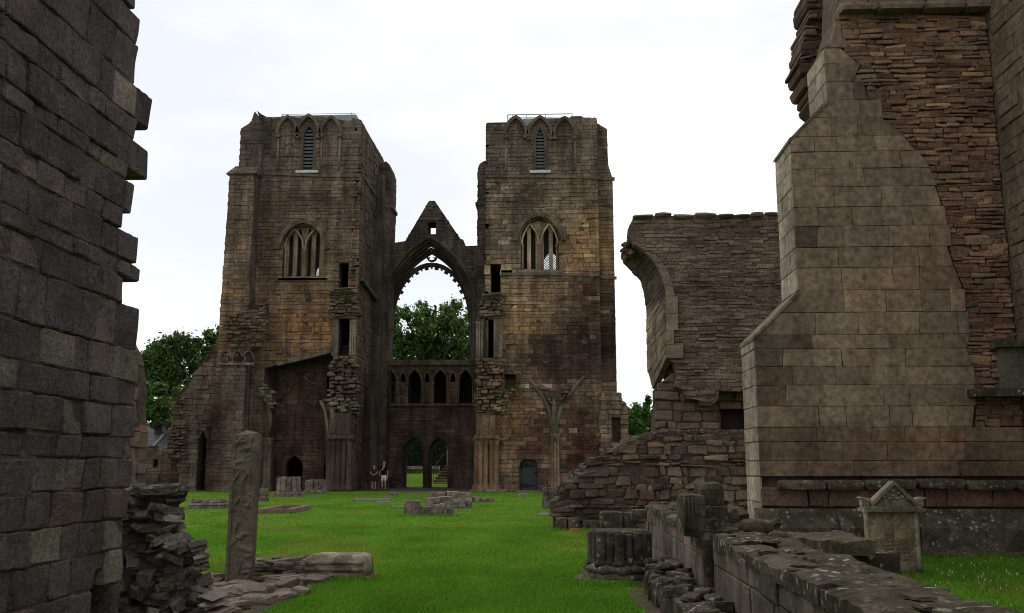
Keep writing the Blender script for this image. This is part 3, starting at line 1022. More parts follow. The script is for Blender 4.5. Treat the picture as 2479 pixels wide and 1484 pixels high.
# drip mould over the recess and vault-rib scars
dm = PY(TF, [(672, 884), (740, 868), (806, 851)])
V, F = band(FY(TF), dm, -.05, .12, .16, -.3)
MB().add(V, F, (.12, .105, .085)).build('drip_mould', 'tower_stone', tl)
rib = PY(54.6, [(668, 1050), (664, 1010), (672, 980), (690, 955), (712, 930), (738, 912)])
m_ = MB(); m_.tube([(x, 54.5, z) for x, z in rib], [.09, .09, .09, .08, .08, .07], 8, (.085, .066, .054)); m_.build('vault_rib', 'tower_stone', tl, True)
rib = PY(54.6, [(738, 912), (750, 925), (765, 930)])
m_ = MB(); m_.tube([(x, 54.5, z) for x, z in rib], [.08, .06, .04], 8, (.12, .1, .085)); m_.build('vault_rib', 'tower_stone', tl, True)
# right pier: broken wall end, springer and clustered shafts
def rough_patch(tw, name, Y, px, seed, colf, proud=(.05, .6), ch=(.13, .24), w=(.22, .5), lim=30, mat='rubble_stone', fr=None, **kw):
    fr = fr or FY(Y)
    o = PY(Y, px) if px else kw.pop('outline')
    s_ = slab(name, fr, o, [], .02, -.3, mat, tw, (.06, .05, .042))
    a = dict(proud=proud, ch=ch, w=w, gap=.03, cham=.04, jit=.03, back=.25, tilt=.12, rough=.03, rnd=.12, rag=.15, wob=.08)
    a.update(kw)
    emit(s_, masonry(fr, o, [], col=colf, seed=seed, **a), mat, lim)
    return s_
rubc = lambda c, R: pick([(3, (.085, .072, .062)), (2, (.115, .095, .078)), (1, (.06, .05, .045)), (.5, (.14, .12, .09))], R)
rough_patch(tl, 'broken_masonry', TF, [(800, 700), (862, 695), (872, 765), (846, 768), (800, 770)], 31, rubc, proud=(.05, .45))
rough_patch(tl, 'broken_masonry', TF, [(806, 862), (866, 862), (866, 1000), (806, 995), (800, 940)], 32, rubc, proud=(.1, .8))
rough_patch(tl, 'springer', TF - .2, [(800, 1000), (778, 975), (790, 965), (845, 965), (850, 1000)], 33, lambda c, R: pick([(2, (.10, .095, .07)), (1, (.08, .085, .05))], R), proud=(.1, .5))
def shafts(tw, Y, xs, y0, y1, rad, colr, cap=True, name='shaft'):
    for i, x in enumerate(xs):
        X, z1 = aty(x, y1, Y)
        m_ = MB()
        prof = [(rad * 1.7, -.02), (rad * 1.7, .22), (rad * 1.45, .26), (rad * 1.5, .34), (rad, .4), (rad, z1 - .36), (rad * 1.15, z1 - .34), (rad * 1.0, z1 - .28), (rad * 1.5, z1 - .1), (rad * 1.7, z1 - .08), (rad * 1.7, z1)]
        k = .85 + .3 * ((i * 37) % 10) / 10
        m_.lathe(X, Y, prof, 12, tuple(a * k for a in colr))
        m_.build(name, 'tower_stone', tw, True)
shafts(tl, 52.7, [797, 808, 820, 833, 846], 1190, 1062, .15, (.085, .062, .054))
MB().box(*[aty(792, 1062, 52.5)[0], aty(855, 1062, 52.5)[0]], 52.35, 53.1, aty(800, 1062, 52.5)[1] + .001, aty(800, 1052, 52.5)[1], (.09, .07, .06)).build('impost', 'tower_stone', tl)
MB().box(aty(800, 1040, 52.8)[0], aty(850, 1040, 52.8)[0], 52.5, 53.1, aty(800, 1051, 52.8)[1], aty(800, 1000, 52.8)[1], (.085, .07, .06)).build('pier', 'tower_stone', tl)
m_ = MB(); sp_ = PY(52.6, [(795, 1060), (792, 1020), (786, 990), (776, 970)])
m_.tube([(x, 52.5, z) for x, z in sp_], [.08, .08, .09, .1], 8, (.11, .095, .08)); m_.build('vault_rib', 'tower_stone', tl, True)
m_ = MB(); sp_ = PY(52.6, [(808, 1058), (808, 1020), (804, 985), (800, 965)])
m_.tube([(x, 52.5, z) for x, z in sp_], [.11, .12, .13, .14], 8, (.14, .115, .08)); m_.build('vault_rib', 'tower_stone', tl, True)
# left pier respond of the recess
shafts(tl, 52.75, [645, 654], 1190, 1060, .13, (.09, .075, .062))
m_ = MB(); sp_ = PY(52.8, [(650, 1060), (655, 1010), (650, 975), (640, 955)])
m_.tube([(x, 52.75, z) for x, z in sp_], [.11, .12, .14, .2], 8, (.075, .068, .055)); m_.build('vault_rib', 'tower_stone', tl, True)
rough_patch(tl, 'springer', TF - .1, [(655, 990), (632, 950), (634, 928), (660, 945), (668, 990)], 34, lambda c, R: pick([(2, (.09, .085, .06)), (1, (.07, .08, .045))], R), proud=(.1, .45))
# jamb shafts of the upper passage door
for i, x in enumerate((848, 853, 858)):
    X, z0 = aty(x, 861, TF); z1 = aty(x, 775, TF)[1]
    m_ = MB(); m_.lathe(X, TF - .05, [(.09, z0), (.06, z0 + .1), (.06, z1 - .15), (.1, z1)], 8, (.15, .125, .1)); m_.build('jamb_shaft', 'tower_stone', tl, True)
x0, z0 = aty(803, 862, TF); x1 = aty(818, 862, TF)[0]; z1 = aty(810, 772, TF)[1]
MB().box(x0, x1, TF - .16, TF, z0, z1, (.11, .095, .08)).build('jamb', 'tower_stone', tl)
MB().box(aty(800, 768, TF)[0], aty(862, 768, TF)[0], TF - .2, TF, z1 + .001, z1 + .2, (.11, .1, .08)).build('lintel', 'tower_stone', tl)
# buttress, stage by stage
XB0, XB1 = -19.25, -17.62
bt = slab('buttress', FY(52.0), [(XB0 - .15, 0), (XB1, 0), (XB1, 18.55), (XB0 + .15, 18.7)], [], 0, -1.8, 'tower_stone', tl, (.075, .06, .052))
emit(bt, masonry(FY(52.0), [(XB0 - .15, 0), (XB1, 0), (XB1, 18.55), (XB0 + .15, 18.7)], [], rag=.05, col=towerL_col, seed=23, **TS), 'tower_stone', 40)
emit(bt, masonry(FXp(XB1), [(52.05, 0), (52.95, 0), (52.95, 18.5), (52.05, 18.5)], [], col=lambda c, R: pick([(3, (.075, .06, .055)), (2, (.09, .07, .06))], R), seed=24, **dict(TS, proud=(.01, .03))), 'tower_stone', 40)  # side face: darker palette, its shade painted into the stone colour
up = [(XB0 + .55, 18.7), (XB1 + .2, 18.6), (XB1 + .2, 21.8), (-17.75, 22.2), (-17.95, 22.6), (-18.15, 21.9), (XB0 + .5, 21.5)]
bu = slab('buttress_top', FY(52.45), up, [], 0, -1.4, 'tower_stone', tl, (.075, .06, .052))
emit(bu, masonry(FY(52.45), up, [], col=towerL_col, seed=25, rag=.06, **TS), 'tower_stone', 30)
MB().add([(XB0 - .05, 51.85, 18.5), (XB1 + .12, 51.85, 18.5), (XB1 + .12, 52.47, 19.15), (XB0 + .3, 52.47, 19.15), (XB0 - .05, 53.5, 18.5), (XB1 + .12, 53.0, 18.5)],
         [(0, 1, 2, 3), (1, 5, 2), (0, 3, 4), (0, 4, 5, 1)], (.10, .085, .072)).build('weathering', 'tower_stone', tl)
# belfry string course, window sill string
def string(tw, Y, pts, h=.16, out_=.12, colr=(.10, .085, .07), name='string_course'):
    V, F = band(FY(Y), PY(Y, pts), -h / 2, h / 2, out_, -.05)
    return MB().add(V, F, colr).build(name, 'tower_stone', tw)
string(tl, TF, [(640, 421), (720, 424), (800, 427), (872, 426)])
string(tl, TF, [(668, 677), (800, 677), (822, 678)])
V, F = band(FXp(XL1), [(53, 18.62), (60.2, 18.62)], -.08, .08, .12, -.05)
MB().add(V, F, (.08, .07, .06)).build('string_course', 'tower_stone', tl)
# louvre opening, flanking blind arches
def louvre(tw, Y, poly, xl, xr, yb, n):
    f = MB()
    c = (sum(p[0] for p in poly[1:-1]) / (len(poly) - 2))
    V, F = band(FY(Y), poly[::-1], 0, .16, .03, -.5)
    f.add(V, F, (.075, .065, .06)).build('louvre_surround', 'tower_stone', tw)
    z0 = poly[0][1]; zt = max(p[1] for p in poly); half = (poly[-1][0] - poly[0][0]) / 2; cx = (poly[-1][0] + poly[0][0]) / 2
    lv = MB().box(cx - half, cx + half, Y + .52, Y + .56, z0, zt - .35, (.02, .02, .02)).build('louvre', 'iron', tw)
    for i in range(n):
        z = z0 + .06 + (zt - z0 - .35) * i / n
        xs = [q[0] for q in crossings([poly], z + .12)]
        if len(xs) < 2 or xs[1] - xs[0] < .12: continue
        a, b_ = xs[0] + .03, xs[1] - .03
        MB().add([(a, Y + .12, z - .02), (b_, Y + .12, z - .02), (b_, Y + .12, z + .11), (a, Y + .12, z + .11), (a, Y + .42, z + .16), (b_, Y + .42, z + .16), (b_, Y + .42, z + .2), (a, Y + .42, z + .2)],
                 [(0, 1, 2, 3), (0, 4, 5, 1), (3, 2, 6, 7), (4, 7, 6, 5), (0, 3, 7, 4), (1, 5, 6, 2)]).build('slat', 'louvre_wood', lv)
    MB().box(cx - half - .22, cx + half + .22, Y - .16, Y + .1, z0 - .16, z0 - .005).build('lead_sill', 'lead_sill', tw)
louvre(tl, TF, louL, 727, 764, 414, 12)
louvre_surround_c = (.085, .075, .066)
def blind_arch(tw, Y, xl, xr, yb, ys, yt, colr=(.095, .082, .07), shaft=True, sides=(1, 1)):
    p = archpx(Y, xl, xr, yb, ys, yt, 6)[1:-1]
    if len(p) % 2 == 0: pass
    V, F = band(FY(Y), p, -.02, .17, .24, -.03)
    h_ = MB().add(V, F, colr).build('blind_arch', 'tower_stone', tw)
    for s, (x, z) in ((0, p[0]), (1, p[-1])):
        z0 = aty(xl, yb, Y)[1]
        MB().box(x - .13, x + .13, Y - .2, Y + .02, z - .22, z - .001, colr).build('capital', 'tower_stone', h_)
        if sides[s]:
            m_ = MB(); m_.lathe(x, Y - .06, [(.06, z0), (.06, z - .23)], 8, (.13, .115, .095)); m_.build('shaft', 'tower_stone', h_, True)
blind_arch(tl, TF, 673, 716, 415, 325, 287, sides=(1, 0))
blind_arch(tl, TF, 721, 770, 415, 328, 284, sides=(0, 0))
blind_arch(tl, TF, 778, 822, 415, 325, 289, sides=(1, 1))
# two-light window pair
def tower_window(tw, Y, poly, lanc, mid, hood, colr, nseed):
    w_ = lancet_window(tw, 'window', Y, poly, lanc, colr, None)
    V, F = band(FY(Y), poly[1:-1], .05, .28, .04, -.4)
    MB().add(V, F, (.12, .10, .08)).build('arch_moulding', 'tower_stone', w_)
    m_ = MB(); mx_ = [(x, Y - .08, z) for x, z in hood]
    voussoirs(w_, FY(Y), hood, -.14, .12, .26, -.05, (.105, .088, .07), 'tower_stone', nseed)
    # sub arches over each pair of lights and the middle pier
    xm, zb = mid[0], poly[0][1]
    xa, xb = poly[0][0], poly[-1][0]
    zs = mid[1]
    for (p0, p1) in ((xa, xm), (xm, xb)):
        ar = arch((p0 + p1) / 2, zs, zs, (p1 - p0) / 2 - .04, (mid[2] - zs), 6)
        V, F = band(FY(Y), ar, -.07, .02, -.06, -.36)
        MB().add(V, F, tuple(a * 1.05 for a in colr)).build('sub_arch', 'tower_stone', w_)
    for x_, r_ in ((xm, .13), (xa + .1, .07), (xb - .1, .07)):
        m_ = MB(); m_.lathe(x_, Y + .2, [(r_ * 1.4, zb), (r_, zb + .15), (r_, zs - .2), (r_ * 1.5, zs)], 10, (.16, .115, .075)); m_.build('mullion_shaft', 'tower_stone', w_, True)
    sl_ = MB().box(xa - .2, xb + .2, Y - .12, Y + .3, zb - .16, zb - .002, (.15, .135, .11)).build('sill', 'tower_stone', w_)
    # lattice glazing bars
    m_ = MB()
    z1 = max(p[1] for p in poly)
    W_, H_ = xb - xa, z1 - zb
    st = .14
    k = -int(H_ / st)
    while k * st < W_:
        for sgn in (1, -1):
            x0_ = k * st
            a0, a1 = max(0, -x0_), min(H_, W_ - x0_)
            if a1 > a0:
                P0, P1 = (x0_ + a0, a0), (x0_ + a1, a1)
                if sgn < 0: P0, P1 = (W_ - P0[0], P0[1]), (W_ - P1[0], P1[1])
                m_.tube([(xa + P0[0], Y + .66, zb + P0[1]), (xa + P1[0], Y + .66, zb + P1[1])], .02, 3, cap=False)
        k += 1
    lt = m_.build('lattice_glazing', 'lattice_lead', w_)
    return w_
lanL = [(698, 709, 668, 585, 560), (719, 729, 668, 575, 550), (743, 753, 668, 575, 550), (763, 773, 668, 585, 560)]
mx0, mz0 = aty(735, 598, TF); mzt = aty(735, 553, TF)[1]
hoodL = PY(TF, [(672, 605), (676, 590), (684, 572), (697, 555), (713, 543), (735, 536), (755, 541), (771, 552), (783, 568), (791, 588), (794, 605)])
tower_window(tl, TF, winL, lanL, (mx0, mz0, mzt), hoodL, (.17, .14, .105), 41)
# inner flank, seen raking
inn = [(53, 0), (60, 0), (60, 21.95), (53, 21.95)]
hI = [arch(56.0, 0.01, 4.0, .75, 2.6, 6), arch(58.6, 0.01, 3.8, .6, 2.4, 6)]
wi = slab('flank_wall', FXp(XL1), inn, hI, 0, -.45, 'tower_stone', tl, (.055, .046, .04))
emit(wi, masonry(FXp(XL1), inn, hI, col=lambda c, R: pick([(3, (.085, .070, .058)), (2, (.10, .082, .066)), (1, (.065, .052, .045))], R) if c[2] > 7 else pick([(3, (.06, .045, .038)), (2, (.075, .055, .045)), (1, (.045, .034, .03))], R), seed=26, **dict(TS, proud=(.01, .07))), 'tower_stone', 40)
MB().box(XL1 - 2.0, XL1 - 1.9, 54, 60, 0, 7, (.03, .025, .022)).build('passage_wall', 'tower_stone', tl)
# sloping corbel line on the flank
V, F = band(FXp(XL1), [(53.1, 12.3), (59.5, 11.7)], -.12, .12, .3, -.05)
MB().add(V, F, (.07, .06, .052)).build('drip_mould', 'tower_stone', tl)
# rear turret on the flank
def turret(tw, x0, x1, y0, y1, zt, step, seed, side):
    o = [(x0, 0), (x1, 0), (x1, zt - .7), (x1 - .15 * (1 if side > 0 else 0), zt - .2), ((x0 + x1) / 2, zt), (x0 + .12 * (1 if side < 0 else 0), zt - .2), (x0, zt - .5)]
    t_ = slab('turret', FY(y0), o, [], 0, y0 - y1, 'tower_stone', tw, (.06, .05, .044))
    cf = lambda c, R: pick([(3, (.08, .068, .058)), (2, (.095, .08, .066)), (.8, (.06, .05, .045))], R)
    emit(t_, masonry(FY(y0), o, [], col=cf, seed=seed, **dict(TS, w=(.35, .7))), 'tower_stone', 60)
    fx = FXp(x1) if side > 0 else FXm(x0)
    emit(t_, masonry(fx, [(y0 + .03, 0), (y1, 0), (y1, zt - .7), (y0 + .03, zt - .7)], [], col=cf, seed=seed + 1, **TS), 'tower_stone', 60)
    MB().box(x0 - (.0 if side > 0 else .14), x1 + (.14 if side > 0 else .0), y0 - .1, y1, step - .12, step + .08, (.08, .07, .06)).build('string_course', 'tower_stone', t_)
turret(tl, XL1 + .02, -10.65, 58.6, 60.6, 21.4, 18.3, 61, 1)
MB().box(XL1 + .02, -11.0, 57.6, 58.6, 0, 20.2, (.07, .06, .052)).build('turret_flank', 'tower_stone', tl)
# rest of the tower shell, roof
bk = archpx(60.2, 759, 775, 690, 655, 640)
slab('rear_wall', FY(60.2), [(XL0, 0), (XL1 - .47, 0), (XL1 - .47, 21.5), (XL0, 21.5)], [bk], 0, -.7, 'tower_stone', tl, (.06, .05, .045))
slab('outer_flank_wall', FXm(XL0), [(53.95, 0), (60.1, 0), (60.1, 21.5), (53.95, 21.5)], [], 0, -.8, 'tower_stone', tl, (.075, .06, .052))
rfz = aty(760, 282, 54)[1]
rf = MB().box(aty(680, 285, 54)[0], aty(862, 285, 54)[0], 54, 60, 21.5, rfz + .08).build('roof', 'lead_roof', tl)
MB().box(aty(640, 285, 54)[0], aty(668, 285, 54)[0], 54, 55, 21.5, rfz + .02).build('roof_step', 'lead_roof', tl)
rz = aty(770, 276, 54.2)[1]
MB().tube([(aty(682, 276, 54.2)[0], 54.2, rz), (aty(860, 276, 54.2)[0], 54.2, rz)], .018, 5).build('lightning_rod', 'rail_metal', rf)
for x in (684, 850):
    MB().tube([(aty(x, 276, 54.2)[0], 54.2, rfz), (aty(x, 276, 54.2)[0], 54.2, rz + .05)], .03, 5).build('rail_post', 'rail_metal', rf)

# ---- tower on the right -------------------------------------------------------------------
tr = thing('ruined_tower', (-.6, 57, 0), 'square ruined tower stained ochre, with roof railing and green door at its foot', 'tower', 'west towers')
XR0, XR1 = -3.95, 2.75
topR = PY(TF, [(1440, 284), (1425, 288), (1400, 281), (1385, 283), (1370, 287), (1330, 290), (1315, 287), (1305, 283), (1290, 290), (1276, 305), (1270, 307), (1262, 297), (1252, 286), (1246, 284), (1238, 289), (1228, 296), (1178, 297)])
outR = [(XR0, 0), (XR1, 0), (XR1, 21.85)] + topR + [(XR0, 21.7)]
louR = archpx(TF, 1291, 1324, 414, 340, 304)
winR = archpx(TF, 1260, 1352, 655, 580, 530)
slotR1 = rectpx(TF, 1188, 1211, 640, 707)
slotR2 = rectpx(TF, 1175, 1196, 774, 866)
sqR = rectpx(TF, 1221, 1248, 906, 942)
dorR = archpx(TF, 1257, 1301, 1192, 1130, 1108)
dorR[0] = (dorR[0][0], .01); dorR[-1] = (dorR[-1][0], .01)
hR = [louR, winR, slotR1, slotR2, sqR, dorR]
wr = slab('wall', FY(TF), outR, hR, 0, -.9, 'tower_stone', tr, (.062, .05, .04))
emit(wr, masonry(FY(TF), outR, hR, col=towerR_col, seed=51, **TS), 'tower_stone', 210)
string(tr, TF, [(1175, 428), (1300, 428), (1452, 431)])
string(tr, TF, [(1212, 664), (1330, 664), (1452, 667)])
louvre(tr, TF, louR, 1291, 1324, 414, 12)
blind_arch(tr, TF, 1225, 1272, 415, 328, 288, sides=(1, 0))
blind_arch(tr, TF, 1281, 1334, 415, 332, 288, sides=(0, 0))
blind_arch(tr, TF, 1343, 1391, 412, 330, 290, sides=(0, 1))
lanR = [(1266, 1276, 652, 570, 552), (1285, 1296, 652, 562, 545), (1316, 1328, 652, 562, 545), (1338, 1348, 652, 570, 552)]
mx0, mz0 = aty(1306, 590, TF); mzt = aty(1306, 540, TF)[1]
hoodR = PY(TF, [(1247, 585), (1249, 572), (1256, 553), (1268, 537), (1284, 526), (1305, 520), (1325, 525), (1342, 537), (1355, 553), (1362, 570), (1365, 585)])
tower_window(tr, TF, winR, lanR, (mx0, mz0, mzt), hoodR, (.30, .26, .19), 52)
# pale patched stones round the slit
slx = [aty(1188, 670, TF)[0], aty(1211, 670, TF)[0]]
for i, (x0, x1, y0, y1) in enumerate([(1172, 1186, 643, 664), (1213, 1240, 640, 668), (1210, 1248, 655, 668), (1178, 1186, 622, 640)]):
    a, z1 = aty(x0, y0, TF); b2_, z0 = aty(x1, y1, TF)
    MB().box(a, b2_, TF - .085, TF - .01, z0, z1, (.27, .23, .155)).build('patch_stone', 'tower_stone', tr)
MB().box(aty(1180, 636, TF)[0], aty(1222, 636, TF)[0], TF - .12, TF, aty(1200, 640, TF)[1], aty(1200, 630, TF)[1], (.18, .11, .075)).build('lintel', 'tower_stone', tr)
rough_patch(tr, 'broken_masonry', TF, [(1168, 712), (1216, 712), (1212, 766), (1160, 770)], 53, rubc, proud=(.05, .5))
rough_patch(tr, 'broken_masonry', TF, [(1156, 868), (1215, 870), (1212, 1000), (1156, 1010)], 54, lambda c, R: pick([(3, (.10, .085, .07)), (2, (.13, .10, .075)), (1, RED), (.8, OCHRE), (1, DARK)], R), proud=(.1, .8))
rough_patch(tr, 'springer', TF - .1, [(1208, 1005), (1200, 960), (1222, 940), (1256, 930), (1236, 956), (1222, 985), (1218, 1005)], 55, lambda c, R: pick([(2, (.12, .11, .07)), (1, (.09, .10, .05)), (1, (.17, .145, .11))], R), proud=(.05, .4), lim=60)
shafts(tr, 52.6, [1153, 1163, 1176, 1190, 1201], 1190, 1060, .15, (.15, .10, .066))
MB().box(aty(1148, 1058, 52.5)[0], aty(1208, 1058, 52.5)[0], 52.3, 53.0, aty(1150, 1061, 52.5)[1], aty(1150, 1054, 52.5)[1], (.12, .09, .07)).build('impost', 'tower_stone', tr)
MB().box(aty(1153, 1058, 52.5)[0], aty(1198, 1058, 52.5)[0], 52.55, 53.0, aty(1150, 1053, 52.5)[1], aty(1150, 1005, 52.5)[1], (.11, .075, .055)).build('pier', 'tower_stone', tr)
for i, x in enumerate((1154, 1160, 1166)):
    X, z0 = aty(x, 866, TF); z1 = aty(x, 778, TF)[1]
    m_ = MB(); m_.lathe(X, TF - .05, [(.09, z0), (.06, z0 + .1), (.06, z1 - .15), (.1, z1)], 8, (.14, .115, .09)); m_.build('jamb_shaft', 'tower_stone', tr, True)
MB().box(aty(1195, 772, TF)[0], aty(1216, 772, TF)[0], TF - .16, TF - .002, aty(1200, 866, TF)[1], aty(1200, 774, TF)[1], (.13, .115, .09)).build('jamb', 'tower_stone', tr)
# vault springer in the shape of a Y, and its wall shaft
for pts, rr in (([(1338, 1070), (1334, 1020), (1326, 985), (1312, 958), (1296, 935), (1282, 918)], [.10, .11, .12, .11, .10, .08]),
                ([(1344, 1070), (1348, 1020), (1358, 985), (1376, 955), (1396, 930), (1414, 910)], [.10, .11, .12, .11, .10, .08]),
                ([(1341, 1070), (1341, 1020), (1341, 990), (1341, 965)], [.14, .15, .16, .1])):
    q = PY(52.8, pts)
    m_ = MB(); m_.tube([(x, 52.9 - .02 * i, z) for i, (x, z) in enumerate(q)], rr, 9, (.10, .088, .066)); m_.build('vault_rib', 'tower_stone', tr, True)
web = PY(TF - .12, [(1341, 990), (1322, 965), (1300, 935), (1310, 930), (1340, 948), (1375, 935), (1385, 938), (1362, 968)])
ws = slab('vault_web', FY(TF - .12), web, [], .02, -.15, 'tower_stone', tr, (.07, .055, .045))
emit(ws, masonry(FY(TF - .12), web, [], ch=(.15, .25), w=(.25, .5), proud=(.03, .16), gap=.03, cham=.03, jit=.02, tilt=.1, col=lambda c, R: pick([(2, GREYB), (2, RED), (1, (.08, .085, .05))], R), seed=56), 'tower_stone', 60)
shafts(tr, 52.88, [1336, 1343, 1350], 1190, 1050, .085, (.16, .12, .085))
MB().box(sqR[0][0] - .1, sqR[1][0] + .1, TF + .5, TF + .55, sqR[0][1] - .1, sqR[2][1] + .1).build('window_board', 'board_brown', tr)
# green plank door with scrolled strap hinges
dr = slab('door', FY(TF + .35), archpx(TF + .35, 1255, 1303, 1193, 1130, 1106), [], 0, -.08, 'door_green', tr)
dx0, dx1 = aty(1257, 1150, TF + .35)[0], aty(1301, 1150, TF + .35)[0]
for i in range(6):
    x = dx0 + (dx1 - dx0) * (i + .5) / 6
    w_ = (dx1 - dx0) / 12 - .006
    MB().box(x - w_, x + w_, TF + .325, TF + .349, .05, 1.45 if 0 < i < 5 else 1.25).build('plank', 'door_green', dr)
for zh in (1.42, .32):
    hg = MB()
    yy = TF + .31
    hg.box(dx0 + .02, dx0 + .72, yy - .012, yy + .012, zh - .025, zh + .025)
    hg.add([(dx0 + .68, yy, zh - .09), (dx0 + .84, yy, zh), (dx0 + .68, yy, zh + .09), (dx0 + .68, yy + .02, zh)], [(0, 1, 2), (0, 3, 1), (1, 3, 2)])
    for xs, rr in ((.22, .16), (.52, .115)):
        for sg in (1, -1):
            pts = []
            for k in range(12):
                an = k / 11 * 1.5 * math.pi
                r2 = rr * (1 - .045 * k)
                pts.append((dx0 + xs - rr + r2 * math.cos(an) * 1.0, yy, zh + sg * (rr * .15 + r2 * math.sin(an) if k else 0)))
            hg.tube(pts, .022, 5)
    hg.build('strap_hinge', 'iron', dr)
MB().lathe(dx1 - .1, TF + .3, [(.05, .98), (.06, 1.03), (.05, 1.1)], 10).build('handle', 'iron', dr)
MB().box(dx0 - .1, dx1 + .1, TF - .25, TF + .3, -.02, .05, (.22, .2, .17)).build('threshold', 'tower_stone', dr)
# clasping buttress on the far side
XC = 3.66
cb = [(XR1 - .02, 0), (XC, 0), (XC - .02, 18.4), (XC - .28, 19.3), (XC - .3, 21.5), (XR1 - .02, 21.9)]
bt = slab('buttress', FY(53.5), cb, [], 0, -2.2, 'tower_stone', tr, (.06, .05, .04))
emit(bt, masonry(FY(53.5), cb, [], col=lambda c, R: towerR_col((2.2, c[1], c[2]), R), seed=58, rag=.02, **dict(TS, w=(.4, .9))), 'tower_stone', 110)
V, F = band(FY(53.5), [(XR1, 18.35), (XC + .1, 18.35)], -.09, .09, .13, -.05); MB().add(V, F, (.09, .08, .066)).build('string_course', 'tower_stone', tr)
V, F = band(FY(53.5), [(XR1, 12.35), (XC + .1, 12.3)], -.08, .08, .12, -.05); MB().add(V, F, (.10, .08, .06)).build('string_course', 'tower_stone', tr)
# broken stub at its foot
stub = PY(52.6, [(1452, 1192), (1520, 1192), (1520, 985), (1504, 968), (1500, 950), (1452, 950)])
ni = rectpx(52.6, 1480, 1502, 1010, 1075)
MB().box(ni[0][0] - .2, ni[1][0] + .2, 53.0, 53.2, ni[0][1] - .2, ni[2][1] + .2, (.06, .05, .04)).build('niche_back', 'tower_stone', tr)
sb = slab('buttress_stub', FY(52.6), stub, [ni], 0, -.35, 'tower_stone', tr, (.065, .055, .045))
emit(sb, masonry(FY(52.6), stub, [ni], rag=.1, col=lambda c, R: pick([(3, (.11, .095, .078)), (2, BROWN), (1, OCHRE), (1, GREYB)], R), seed=59, **dict(TS, ch=(.18, .3), w=(.3, .7), proud=(.01, .14), tilt=.05)), 'tower_stone', 70)
# inner flank + turret + shell
slab('flank_wall', FXm(XR0), [(53.0, 0), (60.2, 0), (60.2, 21.6), (53.0, 21.6)], [], -.001, -.2, 'tower_stone', tr, (.07, .06, .05))
turret(tr, -4.85, XR0 - .02, 58.2, 60.6, 21.2, 18.3, 63, -1)
bkR = archpx(60.2, 1316, 1353, 690, 632, 606)
slab('rear_wall', FY(60.2), [(XR0 + .1, 0), (XR1, 0), (XR1, 21.5), (XR0 + .1, 21.5)], [bkR], 0, -.7, 'tower_stone', tr, (.06, .05, .045))
slab('outer_flank_wall', FXp(XR1), [(53.95, 0), (60.1, 0), (60.1, 21.5), (53.95, 21.5)], [], 0, -.6, 'tower_stone', tr, (.075, .06, .052))
rfz = aty(1300, 291, 54)[1]
rf = MB().box(aty(1265, 300, 54.0)[0], XR1 - .3, 54.0, 60, 21.3, rfz + .12).build('roof', 'lead_roof', tr)
MB().box(XR0 + .2, aty(1265, 300, 54.0)[0] - .01, 54.0, 60, 21.3, 21.75).build('roof_step', 'lead_roof', tr)
# railing on the roof
rz0, rz1 = aty(1300, 296, 54.3)[1], aty(1300, 277, 54.3)[1]
ax, bx_ = aty(1228, 277, 54.3)[0], aty(1386, 277, 54.3)[0]
rg = MB().tube([(ax, 54.3, rz1), (bx_, 54.3, rz1)], .03, 6).build('top_rail', 'rail_metal', rf)
MB().tube([(ax, 54.3, (rz0 + rz1) / 2 + .05), (bx_, 54.3, (rz0 + rz1) / 2 + .05)], .02, 6).build('mid_rail', 'rail_metal', rf)
MB().tube([(ax - .15, 57.5, rz1), (ax, 54.3, rz1)], .03, 6).build('top_rail', 'rail_metal', rf)
for x in (1228, 1240, 1274, 1320, 1385):
    X = aty(x, 285, 54.3)[0]
    MB().tube([(X, 54.3, 21.7), (X, 54.3, rz1)], .026, 6).build('rail_post', 'rail_metal', rf)
for y in (55.3, 56.4, 57.5):
    MB().tube([(ax - .05 * (y - 54.3), y, 21.7), (ax - .05 * (y - 54.3), y, rz1)], .026, 6).build('rail_post', 'rail_metal', rf)

# ---- the gable wall between the towers -----------------------------------------------------
gw = thing('gable_wall', (-7.9, 60.8, 0), 'gable wall between the two towers with great pointed window arch over twin doorways', 'wall')
ax0, ax1 = XL1 + .02, XR0 - .02
gpts = PY(WW, [(1160, 595), (1124, 596), (1121, 580), (1114, 578), (1052, 486), (1038, 486), (978, 588), (950, 590)])
outG = [(ax0, 0), (ax1, 0), (ax1, 15.95)] + gpts[1:-1] + [(ax0, 16.05)]
cxg = (aty(945, 870, WW)[0] + aty(1138, 870, WW)[0]) / 2 - .16
zs_, zap = aty(1045, 765, WW)[1], aty(1045, 606, WW)[1]
zsill = aty(1045, 876, WW)[1]
big = arch(cxg, zsill, zs_, 3.12, zap - zs_ + .75, 12)
gwin = rectpx(WW, 1035, 1055, 538, 568)
nich = [archpx(WW, cx - 15, cx + 15, 977, 925, 896, 6) for cx in (943, 1003, 1065, 1127)]
small = [archpx(WW, cx - 5, cx + 5, 925, 915, 903, 3) for cx in (975, 1034, 1096, 908)]
dors = [archpx(WW, 975, 1026, 1186, 1095, 1058, 6), archpx(WW, 1037, 1086, 1186, 1095, 1058, 6)]
for d_ in dors:
    d_[0] = (d_[0][0], .01); d_[-1] = (d_[-1][0], .01)
hG = [big, gwin] + nich + small + dors
wg = slab('wall', FY(WW), outG, hG, 0, -1.6, 'tower_stone', gw, (.05, .042, .037))
emit(wg, masonry(FY(WW), outG, hG, col=gable_col, seed=71, **TS), 'tower_stone', 300)
